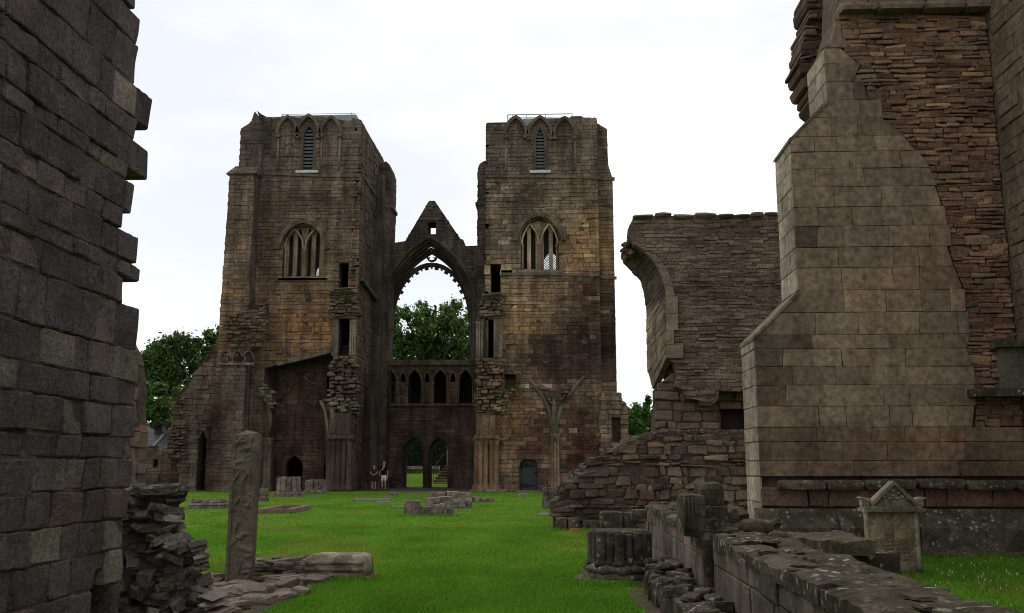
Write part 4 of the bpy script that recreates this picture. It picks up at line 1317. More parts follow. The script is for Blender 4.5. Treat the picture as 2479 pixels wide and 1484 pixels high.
# orders of the great arch, stepping inwards
n_or = 4
for k in range(n_or):
    h_ = 3.12 - .11 * k
    cv = arch(cxg, zsill, zs_, h_, (zap - zs_) + .75 - .2 * k, 16)
    mb = MB()
    V, F = band(FY(WW), cv, -.15, .02, -.12 - .28 * k, -.42 - .28 * k)
    mb.add(V, F, (.06, .05, .045))
    mb.tube([FY(WW)(x, z, -.12 - .28 * k) for x, z in arch(cxg, zsill, zs_, h_ - .05, (zap - zs_) + .75 - .2 * k - .06, 16)], .07, 6, (.075, .063, .055))
    mb.build('arch_order', 'tower_stone', gw, False)
hm = arch(cxg, zs_ - .02, zs_, 3.16, (zap - zs_) + .85, 14)
V, F = band(FY(WW), hm, 0, .16, .16, -.05)
MB().add(V, F, (.085, .074, .064)).build('hood_mould', 'tower_stone', gw)
# tracery: cusped inner ring with a trefoil above
zring = aty(1045, 640, 61.2)[1]
tcv = [(cxg + 2.68 * math.cos(math.pi * k / 22), zs_ - .2 + (zring - zs_ + .2) * math.sin(math.pi * k / 22)) for k in range(23)]
ty = FY(61.2)
V, F = band(ty, tcv, -.10, .16, .12, -.2)
trc = MB().add(V, F, (.045, .038, .034)).build('tracery', 'tower_stone', gw)
for k in range(17):
    an = math.pi * (.14 + .72 * k / 16)
    big_ = k % 2 == 1
    X, Z = cxg + (2.68 - .2) * math.cos(an), zs_ - .2 + (zring - zs_ + .2 - .2) * math.sin(an)
    x = k
    V, F = block((X, 61.2, Z), (.3 if big_ else .2, .26, .24 if big_ else .1), (0, -an, 0), .1, x, 1, .0)
    MB().add(V, F, (.045, .038, .034)).build('cusp', 'tower_stone', trc)
tx_, tz_ = aty(1045, 621, 61.2)
circ = [(tx_ + .30 * math.cos(a * math.pi / 8), tz_ + .30 * math.sin(a * math.pi / 8)) for a in range(16)]
V, F = band(ty, circ, -.07, .03, .1, -.18, True)
MB().add(V, F, (.045, .038, .034)).build('trefoil_ring', 'tower_stone', trc)
for k in range(3):
    a = math.pi / 6 + k * 2 * math.pi / 3 + math.pi
    V, F = block((tx_ + .22 * math.cos(a), 61.2, tz_ + .22 * math.sin(a)), (.16, .22, .05), (0, -a, 0), 0, k, 1, 0)
    MB().add(V, F, (.045, .038, .034)).build('trefoil_cusp', 'tower_stone', trc)
# gallery: sill strings, hood moulds, shafts, passage behind
for pts, hh in (([(880, 876), (1160, 876)], .22), ([(880, 882), (1160, 882)], .1), ([(880, 980), (1160, 980)], .14)):
    string(gw, WW, pts, hh, .16, (.085, .07, .06))
for cx, p in zip((943, 1003, 1065, 1127), nich):
    V, F = band(FY(WW), p[1:-1], .03, .13, .1, -.02)
    MB().add(V, F, (.09, .076, .065)).build('hood_mould', 'tower_stone', gw)
    for s in (-1, 1):
        for q in (2, 6.5):
            X, z0 = aty(cx + s * (15 + q), 977, WW); z1 = aty(cx, 925, WW)[1]
            m_ = MB(); m_.lathe(X, WW - .05, [(.09, z0), (.05, z0 + .1), (.05, z1 - .12), (.1, z1)], 8, (.11, .09, .072)); m_.build('shaft', 'tower_stone', gw, True)
for p in small:
    V, F = band(FY(WW), p[1:-1], .02, .1, .08, -.02)
    MB().add(V, F, (.085, .072, .062)).build('hood_mould', 'tower_stone', gw)
gz0, gz1 = aty(1000, 984, WW)[1], aty(1000, 880, WW)[1]
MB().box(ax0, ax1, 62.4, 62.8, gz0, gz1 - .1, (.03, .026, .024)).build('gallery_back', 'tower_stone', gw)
MB().box(ax0, ax1, 61.55, 62.8, gz1 - .3, gz1 - .05, (.05, .042, .037)).build('gallery_roof', 'tower_stone', gw)
MB().box(ax0, ax1, 61.55, 62.8, gz0 - .3, gz0, (.05, .042, .037)).build('gallery_floor', 'tower_stone', gw)
tfr = MB()
x0, z0 = aty(928, 975, 60.7); x1, z1 = aty(958, 925, 60.7)
for z in (z0 + .1, (z0 + z1) / 2, z1): tfr.box(x0, x1, 60.6, 60.72, z - .05, z + .05)
for x in (x0 + .02, x1 - .08): tfr.box(x, x + .1, 60.59, 60.71, z0, z1)
tfr.build('timber_frame', 'old_timber', gw)
# door arches: moulded orders and middle pier shaft
for p in dors:
    for k in range(3):
        V, F = band(FY(WW), p, -.02 - .05 * k, .12 - .04 * k, .06 - .22 * k, -.3 - .25 * k)
        MB().add(V, F, (.05, .04, .035)).build('door_order', 'tower_stone', gw)
# stone bench at the foot
MB().box(ax0 + .1, -10.4, 59.3, 59.97, 0, .5, (.07, .055, .047)).build('wall_bench', 'tower_stone', gw)
MB().box(-6.3, ax1 - .1, 59.4, 59.97, 0, .5, (.06, .046, .04)).build('wall_bench', 'tower_stone', gw)

# ---- ruined aisle wall running off the left tower --------------------------------------------
YA = 52.3
aw = thing('aisle_ruin', (-21.4, YA, 0), 'ragged sloping aisle wall with a tall lancet niche beside the cottage', 'wall')
oA = PY(YA, [(572, 1194), (436, 1194), (434, 1112), (407, 1108), (409, 1060), (421, 1005), (441, 960), (470, 906), (500, 880), (524, 850), (534, 800), (549, 772), (572, 760)])
oA = [(x, max(z, 0)) for x, z in oA]
hA = [archpx(YA, 477, 498, 1186, 1075, 1044, 5), archpx(YA, 514, 562, 1191, 935, 884, 6)]
hA = [[(x, max(z, .01)) for x, z in h] for h in hA]
wa = slab('wall', FY(YA), oA, hA, 0, -1.2, 'tower_stone', aw, (.055, .046, .04))
acol = lambda c, R: stained(pick([(3, (.095, .080, .068)), (2, (.075, .06, .052)), (1.2, (.10, .07, .055)), (.4, (.13, .11, .088))], R), c, ST_L)
emit(wa, masonry(FY(YA), oA, hA, rag=.16, ragback=1.0, col=acol, seed=81, **dict(TS, proud=(.01, .12), tilt=.04, ch=(.18, .34))), 'tower_stone', 300)
nb = [(oA[1][0], 0), (XB0, 0), (XB0, 9), (oA[1][0], 7)]
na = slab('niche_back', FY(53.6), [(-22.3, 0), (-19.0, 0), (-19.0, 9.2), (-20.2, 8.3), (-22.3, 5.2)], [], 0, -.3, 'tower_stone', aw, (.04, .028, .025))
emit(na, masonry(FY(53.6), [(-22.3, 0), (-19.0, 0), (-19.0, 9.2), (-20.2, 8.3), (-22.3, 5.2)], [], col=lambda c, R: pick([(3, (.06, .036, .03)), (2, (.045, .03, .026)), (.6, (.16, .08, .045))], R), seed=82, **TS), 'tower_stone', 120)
x0, z0 = aty(492, 1110, 53.4); x1, z1 = aty(515, 1094, 53.4)
rough_patch(aw, 'broken_masonry', YA, [(430, 975), (448, 960), (452, 1110), (410, 1108), (411, 1060)], 83, acol, proud=(.05, .5), lim=60)
for cx in (547, 575, 601):
    p = archpx(51.95, cx - 11, cx + 11, 880, 870, 850, 4)
    V, F = band(FY(51.95), p[1:-1], 0, .1, .08, -.05)
    MB().add(V, F, (.10, .085, .07)).build('blind_arch', 'tower_stone', aw)
    m_ = slab('niche', FY(51.96), p, [], 0, -.04, 'tower_stone', aw, (.035, .026, .023))  # dark plate laid on the face, painting the shade of a recess
V, F = band(FY(51.95), PY(51.95, [(530, 881), (615, 881)]), -.07, .07, .12, -.05)
MB().add(V, F, (.13, .115, .095)).build('string_course', 'tower_stone', aw)
rough_patch(tl, 'broken_masonry', 51.98, [(560, 850), (545, 780), (612, 740), (648, 735), (645, 780), (632, 840)], 84, acol, proud=(.02, .3), lim=80)

lw = thing('low_ruin', (-22.5, 58, 0), 'low broken wall with a dark square socket near the wooden bench', 'wall')
o_ = PY(58, [(325, 1190), (445, 1190), (445, 1078), (400, 1085), (370, 1078), (345, 1085), (325, 1080)])
o_ = [(x, max(z, 0)) for x, z in o_]
h_ = [rectpx(58, 371, 382, 1113, 1130)]
s_ = slab('wall', FY(58), o_, h_, 0, -.8, 'tower_stone', lw, (.055, .048, .042))
emit(s_, masonry(FY(58), o_, h_, rag=.1, col=acol, seed=85, **TS), 'tower_stone', 90)
bn = thing('garden_bench', (aty(408, 1188, 55)[0], 55, 0), 'dark wooden bench against the low broken wall', 'bench')
bx0, bx1 = aty(378, 1170, 55)[0], aty(432, 1170, 55)[0]
for i in range(4): MB().box(bx0, bx1, 54.75 + .12 * i, 54.85 + .12 * i, .42, .46).build('seat_slat', 'timber', bn)
for i in range(4): MB().box(bx0, bx1, 55.24, 55.28, .52 + .11 * i, .61 + .11 * i).build('back_slat', 'timber', bn)
for x in (bx0, bx1 - .07):
    MB().box(x, x + .07, 54.75, 54.82, 0, .64).build('leg', 'timber', bn)
    MB().box(x, x + .07, 55.2, 55.27, 0, .98).build('leg', 'timber', bn)
    MB().box(x - .005, x + .075, 54.72, 55.26, .64, .68).build('armrest', 'timber', bn)

# shafted pier fragment beyond the end of the near wall
YP = 17.5
pf = thing('pier_fragment', (aty(330, 1200, YP)[0], YP, 0), 'shattered pier with red sandstone blocks just past the near ashlar wall', 'pier')
o_ = PY(YP, [(270, 1330), (333, 1330), (331, 1110), (337, 1062), (331, 980), (336, 950), (329, 895), (320, 850), (301, 818), (270, 812)])
o_ = [(x, max(z, 0)) for x, z in o_]
s_ = slab('wall', FY(YP), o_, [], 0, -.38, 'rubble_stone', pf, (.06, .05, .045))
emit(s_, masonry(FY(YP), o_, [], rag=.04, ragback=.36, ch=(.14, .3), w=(.16, .4), proud=(.01, .1), gap=.02, cham=.025, jit=.015, tilt=.06, rough=.015,
                 col=lambda c, R: pick([(3, (.085, .075, .066)), (1.6, (.12, .06, .042)), (1, (.14, .12, .095))], R), seed=86), 'rubble_stone', 120)
X, z1 = aty(325, 1110, YP)
m_ = MB(); m_.lathe(X, YP - .06, [(.09, 0), (.07, .2), (.07, z1 - .1), (.1, z1)], 10, (.10, .085, .072)); m_.build('shaft', 'rubble_stone', pf, True)

# ================================================================== stones on the lawn
def clump(name, label, cat, ctr, stones, mat='lawn_stone', col=(.16, .14, .12), group=None, seed=0):
    t_ = thing(name, (ctr[0], ctr[1], 0), label, cat, group)
    for i, (dx, dy, z0, sx, sy, sz, rz) in enumerate(stones):
        V, F = block((ctr[0] + dx, ctr[1] + dy, z0 + sz / 2), (sx, sy, sz), (0, 0, rz), .10, seed * 31 + i, 3, .10)
        k = .8 + .4 * random.Random(seed * 7 + i).random()
        MB().add(V, F, tuple(a * k for a in col)).build('stone', mat, t_, center=True)
    return t_

def pier_base(name, label, px, py, wpx, z_plinth, z_top, nsh, group=None, seed=0, col=(.125, .11, .095), Yc=None, fan=math.pi * 2):
    X, Y = atz(px, py)
    Yb = Y + wpx / 2 * Y / FPX * .8
    r = wpx / 2 * Yb / FPX
    t_ = thing(name, (X, Yb, 0), label, 'column base', group)
    R = random.Random(seed)
    m_ = MB(); m_.lathe(X, Yb, [(r, -.02), (r, z_plinth * .45), (r * .94, z_plinth * .5), (r * .97, z_plinth * .7), (r * .88, z_plinth)], 24, col, 8, .10)
    m_.build('plinth', 'lawn_stone', t_)
    m_ = MB(); m_.lathe(X, Yb, [(r * .62, z_plinth), (r * .62, z_top - .04), (r * .6, z_top - .02)], 16, tuple(a * .8 for a in col)); m_.build('core', 'lawn_stone', t_)
    for k in range(nsh):
        a = 2 * math.pi * k / nsh + .3
        rs = r * .72 * math.sin(math.pi / nsh) * 1.02
        cx_, cy_ = X + r * .72 * math.cos(a), Yb + r * .72 * math.sin(a)
        zt = z_top - R.uniform(0, .06)
        m_ = MB(); m_.lathe(cx_, cy_, [(rs * 1.2, z_plinth - .02), (rs * 1.15, z_plinth + .05), (rs, z_plinth + .08), (rs, zt - .02), (rs * .85, zt)], 10, (lambda k_: tuple(a2 * k_ for a2 in col))(R.uniform(.6, 1.2)))
        m_.build('shaft', 'lawn_stone', t_, True)
    return t_

pier_base('column_stump', 'tall clustered pier base before the dark arched aisle door', 690, 1203, 64, .22, .95, 12, 'column stumps on the lawn', 1)
pier_base('column_stump', 'lower clustered pier base touching the foot of the left tower shafts', 757, 1196, 54, .2, .75, 12, 'column stumps on the lawn', 2)
pier_base('column_stump', 'short pier base half hidden behind the carved standing stone', 628, 1214, 34, .25, .55, 8, 'column stumps on the lawn', 3)
pier_base('column_stump', 'wide low ring of moulded pier base left of the carved standing stone', 492, 1232, 92, .2, .34, 14, 'column stumps on the lawn', 4)
pier_base('column_stump', 'pier base stump at the low ragged end of the rubble wall by the green door', 1330, 1232, 34, .3, .75, 8, 'column stumps on the lawn', 5, (.11, .095, .08))
X, Y = atz(1035, 1250)
clump('stone_row', 'row of squared weathered blocks nearest on the open lawn', 'stones', (X, Y + .35),
      [(-.52, 0, 0, .5, .55, .47, .05), (-.07, .1, 0, .42, .5, .28, -.04), (.2, .1, 0, .34, .45, .33, .03), (.52, .12, 0, .42, .5, .38, -.06)], seed=1, group='stone stumps on the lawn')
X, Y = atz(1080, 1232)
clump('stone_row', 'jumbled low pier remains just behind the nearest block row', 'stones', (X, Y + .5),
      [(-.55, 0, 0, .55, .8, .38, .1), (-.1, .1, 0, .5, .8, .42, 0), (.35, .05, 0, .5, .8, .3, -.1), (.62, .3, 0, .4, .5, .36, .2), (0, -.35, 0, 1.3, .3, .12, 0)], seed=2, group='stone stumps on the lawn')
X, Y = atz(1098, 1217)
clump('stone_row', 'farthest cluster of broken pier stones before the twin doorway', 'stones', (X, Y + .5),
      [(-.7, 0, 0, .7, .8, .42, 0), (-.1, 0, 0, .5, .7, .45, .1), (.4, -.1, 0, .5, .7, .4, -.1), (.8, .2, 0, .5, .5, .22, 0), (1.3, .3, 0, .6, .5, .16, 0)], seed=3, group='stone stumps on the lawn')
X, Y = atz(1180, 1192)
clump('stone_step', 'low worn stone kerb at the foot of the ochre tower shafts', 'stones', (X, Y + .3),
      [(-.6, 0, 0, .7, .5, .14, 0), (.1, 0, 0, .6, .5, .16, .05), (.7, .05, 0, .6, .5, .12, 0)], seed=4)
X, Y = atz(1265, 1204)
clump('marker_block', 'small pale stone block on the grass before the green door', 'block', (X, Y), [(0, 0, 0, .4, .2, .18, 0)], seed=5, col=(.3, .26, .2))
X, Y = atz(953, 1200)
clump('marker_block', 'small grey stone block set in the lawn near the visitors', 'block', (X, Y), [(0, 0, 0, .42, .25, .14, 0)], seed=6)
# kerbed tomb surround
kt = thing('grave_kerb', (-8.5, 30.5, 0), 'pinkish stone kerb frame lying flat on the lawn', 'kerb')
a = Vector(atz(632, 1243) + (0,)); b_ = Vector(atz(700, 1243) + (0,)); c_ = Vector(atz(744, 1233) + (0,)); d_ = a + (c_ - b_)
for p, q in ((a, b_), (b_, c_), (c_, d_), (d_, a)):
    di = (q - p); L = di.length; di.normalize(); ang = math.atan2(di.y, di.x)
    V, F = block(((p.x + q.x) / 2, (p.y + q.y) / 2, .07), (L + .1, .22, .16), (0, 0, ang), .03, int(L * 10), 2, .06)
    MB().add(V, F, (.2, .14, .12)).build('kerb_stone', 'pink_kerb', kt, center=True)
flat('grave_bed', [(p.x, p.y) for p in (a, b_, c_, d_)], .03, 'earth', None, parent=kt)
# flush grave slabs
for i, (u0, u1, v0, v1, lab) in enumerate([(852, 950, 1207, 1212, 'long flush grave slab beyond the kerb frame'), (905, 955, 1214, 1218, 'short flush grave slab right of the long slab'),
                                           (945, 1010, 1226, 1229, 'thin flush slab beside the nearest block row'), (1300, 1336, 1243, 1249, 'thin stone slab lying by the pier stump near the rubble wall'), (975, 1020, 1197, 1199, 'narrow flush slab before the gravel path')]):
    P4 = [atz(u0, v1), atz(u1 - 12, v1), atz(u1, v0), atz(u0 + 10, v0)]
    o = flat('grave_slab', P4, .03, 'path_slab', None, h=.05)
    prop(o, lab, 'slab', 'grave slabs in the lawn')

# ================================================================== visitors
def skin_mesh(name, verts, edges, rad, mat, parent, sub=2, root=0):
    me = bpy.data.meshes.new(name)
    me.from_pydata(verts, edges, [])
    o = bpy.data.objects.new(name, me)
    COL.objects.link(o)
    me.materials.append(MATS[mat])
    mod = o.modifiers.new('skin', 'SKIN')
    for i, v in enumerate(me.skin_vertices[0].data):
        v.radius = rad[i] if hasattr(rad[i], '__len__') else (rad[i], rad[i])
        v.use_root = (i == root)
    mod.use_smooth_shade = True
    s_ = o.modifiers.new('sub', 'SUBSURF'); s_.levels = sub; s_.render_levels = sub
    parent_to(o, parent)
    return o

def person(px, py, H, label, arms, top, bottom, skinm, cap=False, hair=True, turn=0.0, knee=.28, prt=False):
    X, Y = px, py
    t_ = thing('person', (X, Y, 0), label, 'person', 'visitors by the gable wall')
    k = H / 1.75
    def w(p):
        x, y, z = p
        c_, s_ = math.cos(turn), math.sin(turn)
        return (X + (x * c_ - y * s_) * k, Y + (x * s_ + y * c_) * k, z * k)
    V = [(0, 0, .95), (0, 0, 1.15), (0, .01, 1.36), (0, .0, 1.48), (0, -.02, 1.58), (0, -.025, 1.69)]
    Rd = [(.15, .11), (.13, .10), (.15, .10), .055, (.075, .09), (.065, .08)]
    E_ = [(0, 1), (1, 2), (2, 3), (3, 4), (4, 5)]
    V.append((0, -.115, 1.60)); Rd.append(.016); E_.append((4, len(V) - 1))            # nose
    for s in (-1, 1):
        V.append((s * .085, -.01, 1.60)); Rd.append(.016); E_.append((4, len(V) - 1))   # ears
    for s in (-1, 1):
        n0 = len(V)
        V += [(s * .09, 0, .88), (s * .10, -.01, .50), (s * .11, .02, .10), (s * .12, -.10, .045), (s * .125, -.17, .035)]
        Rd += [.085, .06, .042, (.045, .035), (.04, .025)]
        E_ += [(0, n0), (n0, n0 + 1), (n0 + 1, n0 + 2), (n0 + 2, n0 + 3), (n0 + 3, n0 + 4)]
        sh = (s * .19, 0, 1.40)
        n0 = len(V)
        if arms == 'down':
            pts = [sh, (s * .25, .02, 1.12), (s * .27, -.05, .86), (s * .27, -.07, .77)]
            fd = Vector((0, -.02, -1)); pd = Vector((0, -1, 0))
        else:
            pts = [sh, (s * .25, .0, 1.14), (s * .08, -.20, 1.02), (s * .02, -.23, 1.0)]
            fd = Vector((-s, -.3, -.35)).normalized(); pd = Vector((0, -.3, .9)).normalized()
        V += pts; Rd += [.058, .044, .03, (.036, .022)]
        E_ += [(2, n0), (n0, n0 + 1), (n0 + 1, n0 + 2), (n0 + 2, n0 + 3)]
        hd_ = Vector(pts[-1])
        for j, ln in enumerate((.068, .08, .085, .078)):
            o_ = pd * (.03 - .02 * j)
            m0 = len(V)
            a1 = hd_ + o_ + fd * .045; a2 = a1 + fd * ln * .6 + Vector((0, -.012, 0))
            V += [tuple(a1), tuple(a2)]; Rd += [.009, .008]
            E_ += [(n0 + 3, m0), (m0, m0 + 1)]
        m0 = len(V)
        a1 = hd_ + pd * .045 - fd * .01
        V += [tuple(a1), tuple(a1 + fd * .04 + pd * .012)]; Rd += [.011, .009]
        E_ += [(n0 + 2, m0), (m0, m0 + 1)]
    skin_mesh('body', [w(p) for p in V], E_, [tuple(a * k for a in r) if hasattr(r, '__len__') else r * k for r in Rd], skinm, t_)
    SV = [(0, 0, .82), (0, 0, 1.08), (0, .01, 1.36), (0, 0, 1.47)]
    SR = [(.185, .135), (.165, .125), (.18, .125), (.075, .07)]
    SE = [(0, 1), (1, 2), (2, 3)]
    for s in (-1, 1):
        n0 = len(SV)
        SV += [(s * .20, 0, 1.41), (s * .245, .01, 1.22)]; SR += [.075, .068]; SE += [(2, n0), (n0, n0 + 1)]
    sh_ = skin_mesh('shirt', [w(p) for p in SV], SE, [tuple(a * k for a in r) if hasattr(r, '__len__') else r * k for r in SR], top, t_)
    BV = [(0, 0, .96), (0, 0, .86)]; BR = [(.175, .13), (.17, .13)]; BE = [(0, 1)]
    for s in (-1, 1):
        n0 = len(BV)
        BV += [(s * .095, 0, .76), (s * .11, -.005, knee + .25)]; BR += [.108, .098]; BE += [(1, n0), (n0, n0 + 1)]
    skin_mesh('shorts', [w(p) for p in BV], BE, [tuple(a * k for a in r) if hasattr(r, '__len__') else r * k for r in BR], bottom, t_)
    for s in (-1, 1):
        MB().box(-.012, .012, -.006, .006, -.008, .008).build('eye', 'iron', t_).location = Vector(w((s * .033, -.105, 1.635)))
        V2, F2 = block(w((s * .12, -.06, .03)), (.095 * k, .27 * k, .07 * k), (0, 0, turn), .05, 3, 3, .2)
        MB().add(V2, F2).build('shoe', 'shoe', t_, True)
    MB().box(-.025, .025, -.004, .004, -.005, .005).build('mouth', 'skin_red', t_).location = Vector(w((0, -.105, 1.545)))
    hc = w((0, .005, 1.665))
    bm = bmesh.new(); bmesh.ops.create_uvsphere(bm, u_segments=16, v_segments=10, radius=1)
    me = bpy.data.meshes.new('hair')
    for v in bm.verts:
        if v.co.y < -.25 and v.co.z < .25: v.co.z = .25 + (v.co.z - .25) * .1
        v.co = Vector((v.co.x * .098, v.co.y * .108, v.co.z * .105)) * k
        v.co = v.co * (1 + .06 * noise.noise(v.co * 40))
    bm.to_mesh(me); bm.free(); me.materials.append(MATS['skin_red' if cap else 'hair_dark'])
    o = bpy.data.objects.new('cap' if cap else 'hair', me); COL.objects.link(o); o.location = hc; parent_to(o, t_)
    if prt:
        for (dx, dz, sx, sz) in ((-.05, 1.33, .03, .09), (.0, 1.34, .03, .08), (-.02, 1.26, .09, .03), (-.06, 1.25, .03, .06)):
            MB().box(-sx / 2, sx / 2, -.005, .005, -sz / 2, sz / 2).build('shirt_print', 'print_pale', sh_).location = Vector(w((dx - .02, -.135, dz)))

X, Y = atz(904, 1186); 
person(X, Y, 1.54, 'person in dark olive top and khaki shorts with folded hands behind a panel', 'fold', 'shirt_olive', 'shorts_khaki', 'skin', turn=.1)
X, Y = atz(928, 1186)
person(X, Y, 1.66, 'person in black printed shirt and white shorts with arms at the sides', 'down', 'shirt_black', 'shorts_white', 'skin_red', cap=True, turn=-.15, prt=True)
X, Y = atz(901, 1189)
ip = thing('information_panel', (X, Y, 0), 'dark information panel on two posts before the visitors', 'panel')
MB().add([(X - .42, Y - .2, .62), (X + .40, Y - .2, .62), (X + .40, Y + .12, .86), (X - .42, Y + .12, .86), (X - .42, Y - .2, .56), (X + .40, Y - .2, .56), (X + .40, Y + .12, .8), (X - .42, Y + .12, .8)],
         [(0, 1, 2, 3), (7, 6, 5, 4), (0, 4, 5, 1), (1, 5, 6, 2), (2, 6, 7, 3), (3, 7, 4, 0)]).build('board', 'info_panel', ip)
for dx in (-.36, .34):
    MB().box(X + dx - .05, X + dx + .05, Y - .04, Y + .06, 0, .70).build('post', 'timber', ip)

# ================================================================== broken archway wall (right, middle distance)
YM = 24.0
am = thing('broken_archway', (4.2, 25, 0), 'tall rubble wall ending in a broken curving arch, beside the big buttress', 'wall')
mcol = lambda c, R: pick([(3, (.135, .112, .095)), (3, (.115, .09, .078)), (1.6, (.13, .085, .068)), (1, (.09, .075, .066)), (.5, (.175, .15, .12))], R)
arris = [(1534, 590), (1552, 604), (1569, 621), (1582, 637), (1592, 652), (1601, 672), (1608, 694), (1611, 718), (1611, 760), (1612, 800), (1612, 835), (1612, 868)]
backe = [(1503, 614), (1511, 640), (1530, 658), (1549, 679), (1557, 700), (1562, 725), (1564, 755), (1565, 790), (1565, 820), (1566, 849), (1569, 903), (1580, 942)]
oM = PY(YM, [(1905, 945), (1905, 520), (1830, 523), (1795, 519), (1745, 523), (1700, 518), (1655, 522), (1600, 525), (1533, 527), (1522, 548), (1520, 566)] + arris + [(1632, 880), (1640, 905), (1634, 935), (1655, 946), (1660, 966), (1692, 968), (1696, 982), (1720, 982), (1738, 968), (1740, 946)])[::-1]
sm_ = slab('wall', FY(YM), oM, [], 0, -.5, 'rubble_stone', am, (.075, .062, .054))
emit(sm_, masonry(FY(YM), oM, [], ch=(.05, .115), w=(.14, .5), proud=(.0, .036), gap=.005, cham=.011, jit=.012, tilt=.04, rough=.012, rnd=.1, wob=.05, rag=.02, back=.1, col=mcol, seed=91), 'rubble_stone', 300)
# pale quoins on the arris, reveal and core behind
qc = (.20, .175, .135)
def loft_stones(parent, A, B, m, colf, mat, seed, proud=(.01, .05), name='reveal_stone', gap=.03):
    R = random.Random(seed)
    for i in range(len(A) - 1):
        a0, a1, b0, b1 = Vector(A[i]), Vector(A[i + 1]), Vector(B[i]), Vector(B[i + 1])
        cuts = [0] + sorted([(j + R.uniform(-.25, .25)) / m for j in range(1, m)]) + [1]
        nrm = (a1 - a0).cross(b0 - a0).normalized()
        if nrm.x > 0: nrm = -nrm
        for c0, c1 in zip(cuts[:-1], cuts[1:]):
            q = [a0.lerp(b0, c0), a0.lerp(b0, c1), a1.lerp(b1, c1), a1.lerp(b1, c0)]
            ce = sum(q, Vector()) / 4
            q = [p + (ce - p).normalized() * gap for p in q]
            p_ = R.uniform(*proud)
            out_ = [p - nrm * .15 for p in q] + [p + nrm * (p_ - .02) for p in q] + [p.lerp(ce, .08) + nrm * p_ for p in q]
            F = [(8, 9, 10, 11)] + [(4 + k, 4 + (k + 1) % 4, 8 + (k + 1) % 4, 8 + k) for k in range(4)] + [(k, (k + 1) % 4, 4 + (k + 1) % 4, 4 + k) for k in range(4)]
            MB().add(out_, F, colf(tuple(ce), R)).build(name, mat, parent, center=True)
A3 = [(x, YM, z) for x, z in PY(YM, arris)]
B3 = [(x, 26.4, z) for x, z in PY(26.4, backe)]
rv = MB()
nn = len(A3)
rv.add(A3 + B3, [(i, i + 1, nn + i + 1, nn + i) for i in range(nn - 1)], (.09, .075, .062))
rvo = rv.build('arch_reveal', 'rubble_stone', am)
def sub_curve(c, k=2):
    o = []
    for i in range(len(c) - 1):
        for j in range(k):
            o.append(tuple(Vector(c[i]).lerp(Vector(c[i + 1]), j / k)))
    return o + [c[-1]]
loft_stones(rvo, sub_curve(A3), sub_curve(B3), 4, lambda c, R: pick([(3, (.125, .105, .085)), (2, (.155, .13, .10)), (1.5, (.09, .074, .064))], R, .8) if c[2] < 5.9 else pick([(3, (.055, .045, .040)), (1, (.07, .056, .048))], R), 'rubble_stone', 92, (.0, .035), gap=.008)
R = random.Random(4)
for i in range(2, nn - 1):
    x0, y0 = arris[i]; x1, y1 = arris[i + 1]
    wq = R.choice((18, 28, 40)) if i > 6 else 20
    q = PY(YM, [(x0 + .5, y0 + .5), (x1 + .5, y1 - .5), (x1 + wq, y1 - .5), (x0 + wq, y0 + .5)])
    V = [FY(YM)(x, z, .085) for x, z in q] + [FY(YM)(x, z, -.1) for x, z in q]
    k = R.uniform(.8, 1.15)
    MB().add(V, [(0, 1, 2, 3), (0, 4, 5, 1), (1, 5, 6, 2), (2, 6, 7, 3), (3, 7, 4, 0)], tuple(a * k for a in (qc if i > 5 else (.14, .12, .10)))).build('quoin', 'rubble_stone', am, center=True)
oB = PY(25.2, [(1905, 1280), (1905, 535), (1535, 540), (1524, 560), (1518, 600)] + [(x + 46, y) for x, y in backe] + [(1586, 1000), (1586, 1060), (1560, 1280)])[::-1]
oB = [(x, max(z, 0)) for x, z in oB]
slab('core_wall', FY(24.9), oB, [], 0, -1.4, 'rubble_stone', am, (.06, .05, .044))
R = random.Random(9)
for i in range(60):                                # shattered springing stones at the arch tip
    x, y = R.uniform(1512, 1545), R.uniform(572, 612)
    y = y + (1545 - x) * .5; yy = R.uniform(24.3, 26.2)
    X, Z = aty(x, y, yy)
    V, F = block((X, yy, Z), (R.uniform(.12, .3), R.uniform(.15, .4), R.uniform(.06, .14)), (R.uniform(-.3, .3), R.uniform(-.6, -.1), R.uniform(-.4, .4)), .25, i, 2)
    MB().add(V, F, tuple(q * .6 for q in mcol((0, 0, 0), R))).build('core_stone', 'rubble_stone', am, center=True)
# flat cap stones along the wall head
x = oM[0][0]
xa, xb = aty(1530, 525, YM)[0], aty(1905, 520, YM)[0]
zc = aty(1700, 522, YM)[1]
x = xa
while x < xb:
    w_ = R.uniform(.35, .7)
    V, F = block((x + w_ / 2, YM + .7, zc + R.uniform(-.03, .03)), (w_ - .02, 1.7, R.uniform(.08, .14)), (0, R.uniform(-.03, .03), 0), .06, int(x * 100), 2)
    MB().add(V, F, (.10, .09, .075)).build('cap_stone', 'rubble_stone', am, center=True)
    x += w_
# undercut lower part with bigger stones and a boarded socket
oU = PY(24.55, [(1586, 1290), (1586, 1060), (1584, 1000), (1582, 945), (1600, 925), (1640, 895), (1700, 930), (1905, 925), (1905, 1290)])
oU = [(x, max(z, 0)) for x, z in oU]
bh = rectpx(24.55, 1744, 1815, 990, 1046)
su = slab('lower_wall', FY(24.55), oU, [bh], 0, -.34, 'rubble_stone', am, (.06, .05, .044))
emit(su, masonry(FY(24.55), oU, [bh], ch=(.13, .3), w=(.22, .7), proud=(.01, .1), gap=.025, cham=.03, jit=.02, tilt=.06, rough=.02, rnd=.1, wob=.05, col=lambda c, R: pick([(3, (.14, .115, .095)), (2, (.17, .13, .09)), (1.2, (.11, .075, .06)), (1, (.085, .07, .06))], R), seed=93), 'rubble_stone', 130)
MB().add([FY(24.8)(x, z, 0) for x, z in bh], [(0, 1, 2, 3)]).build('board', 'board_brown', am)

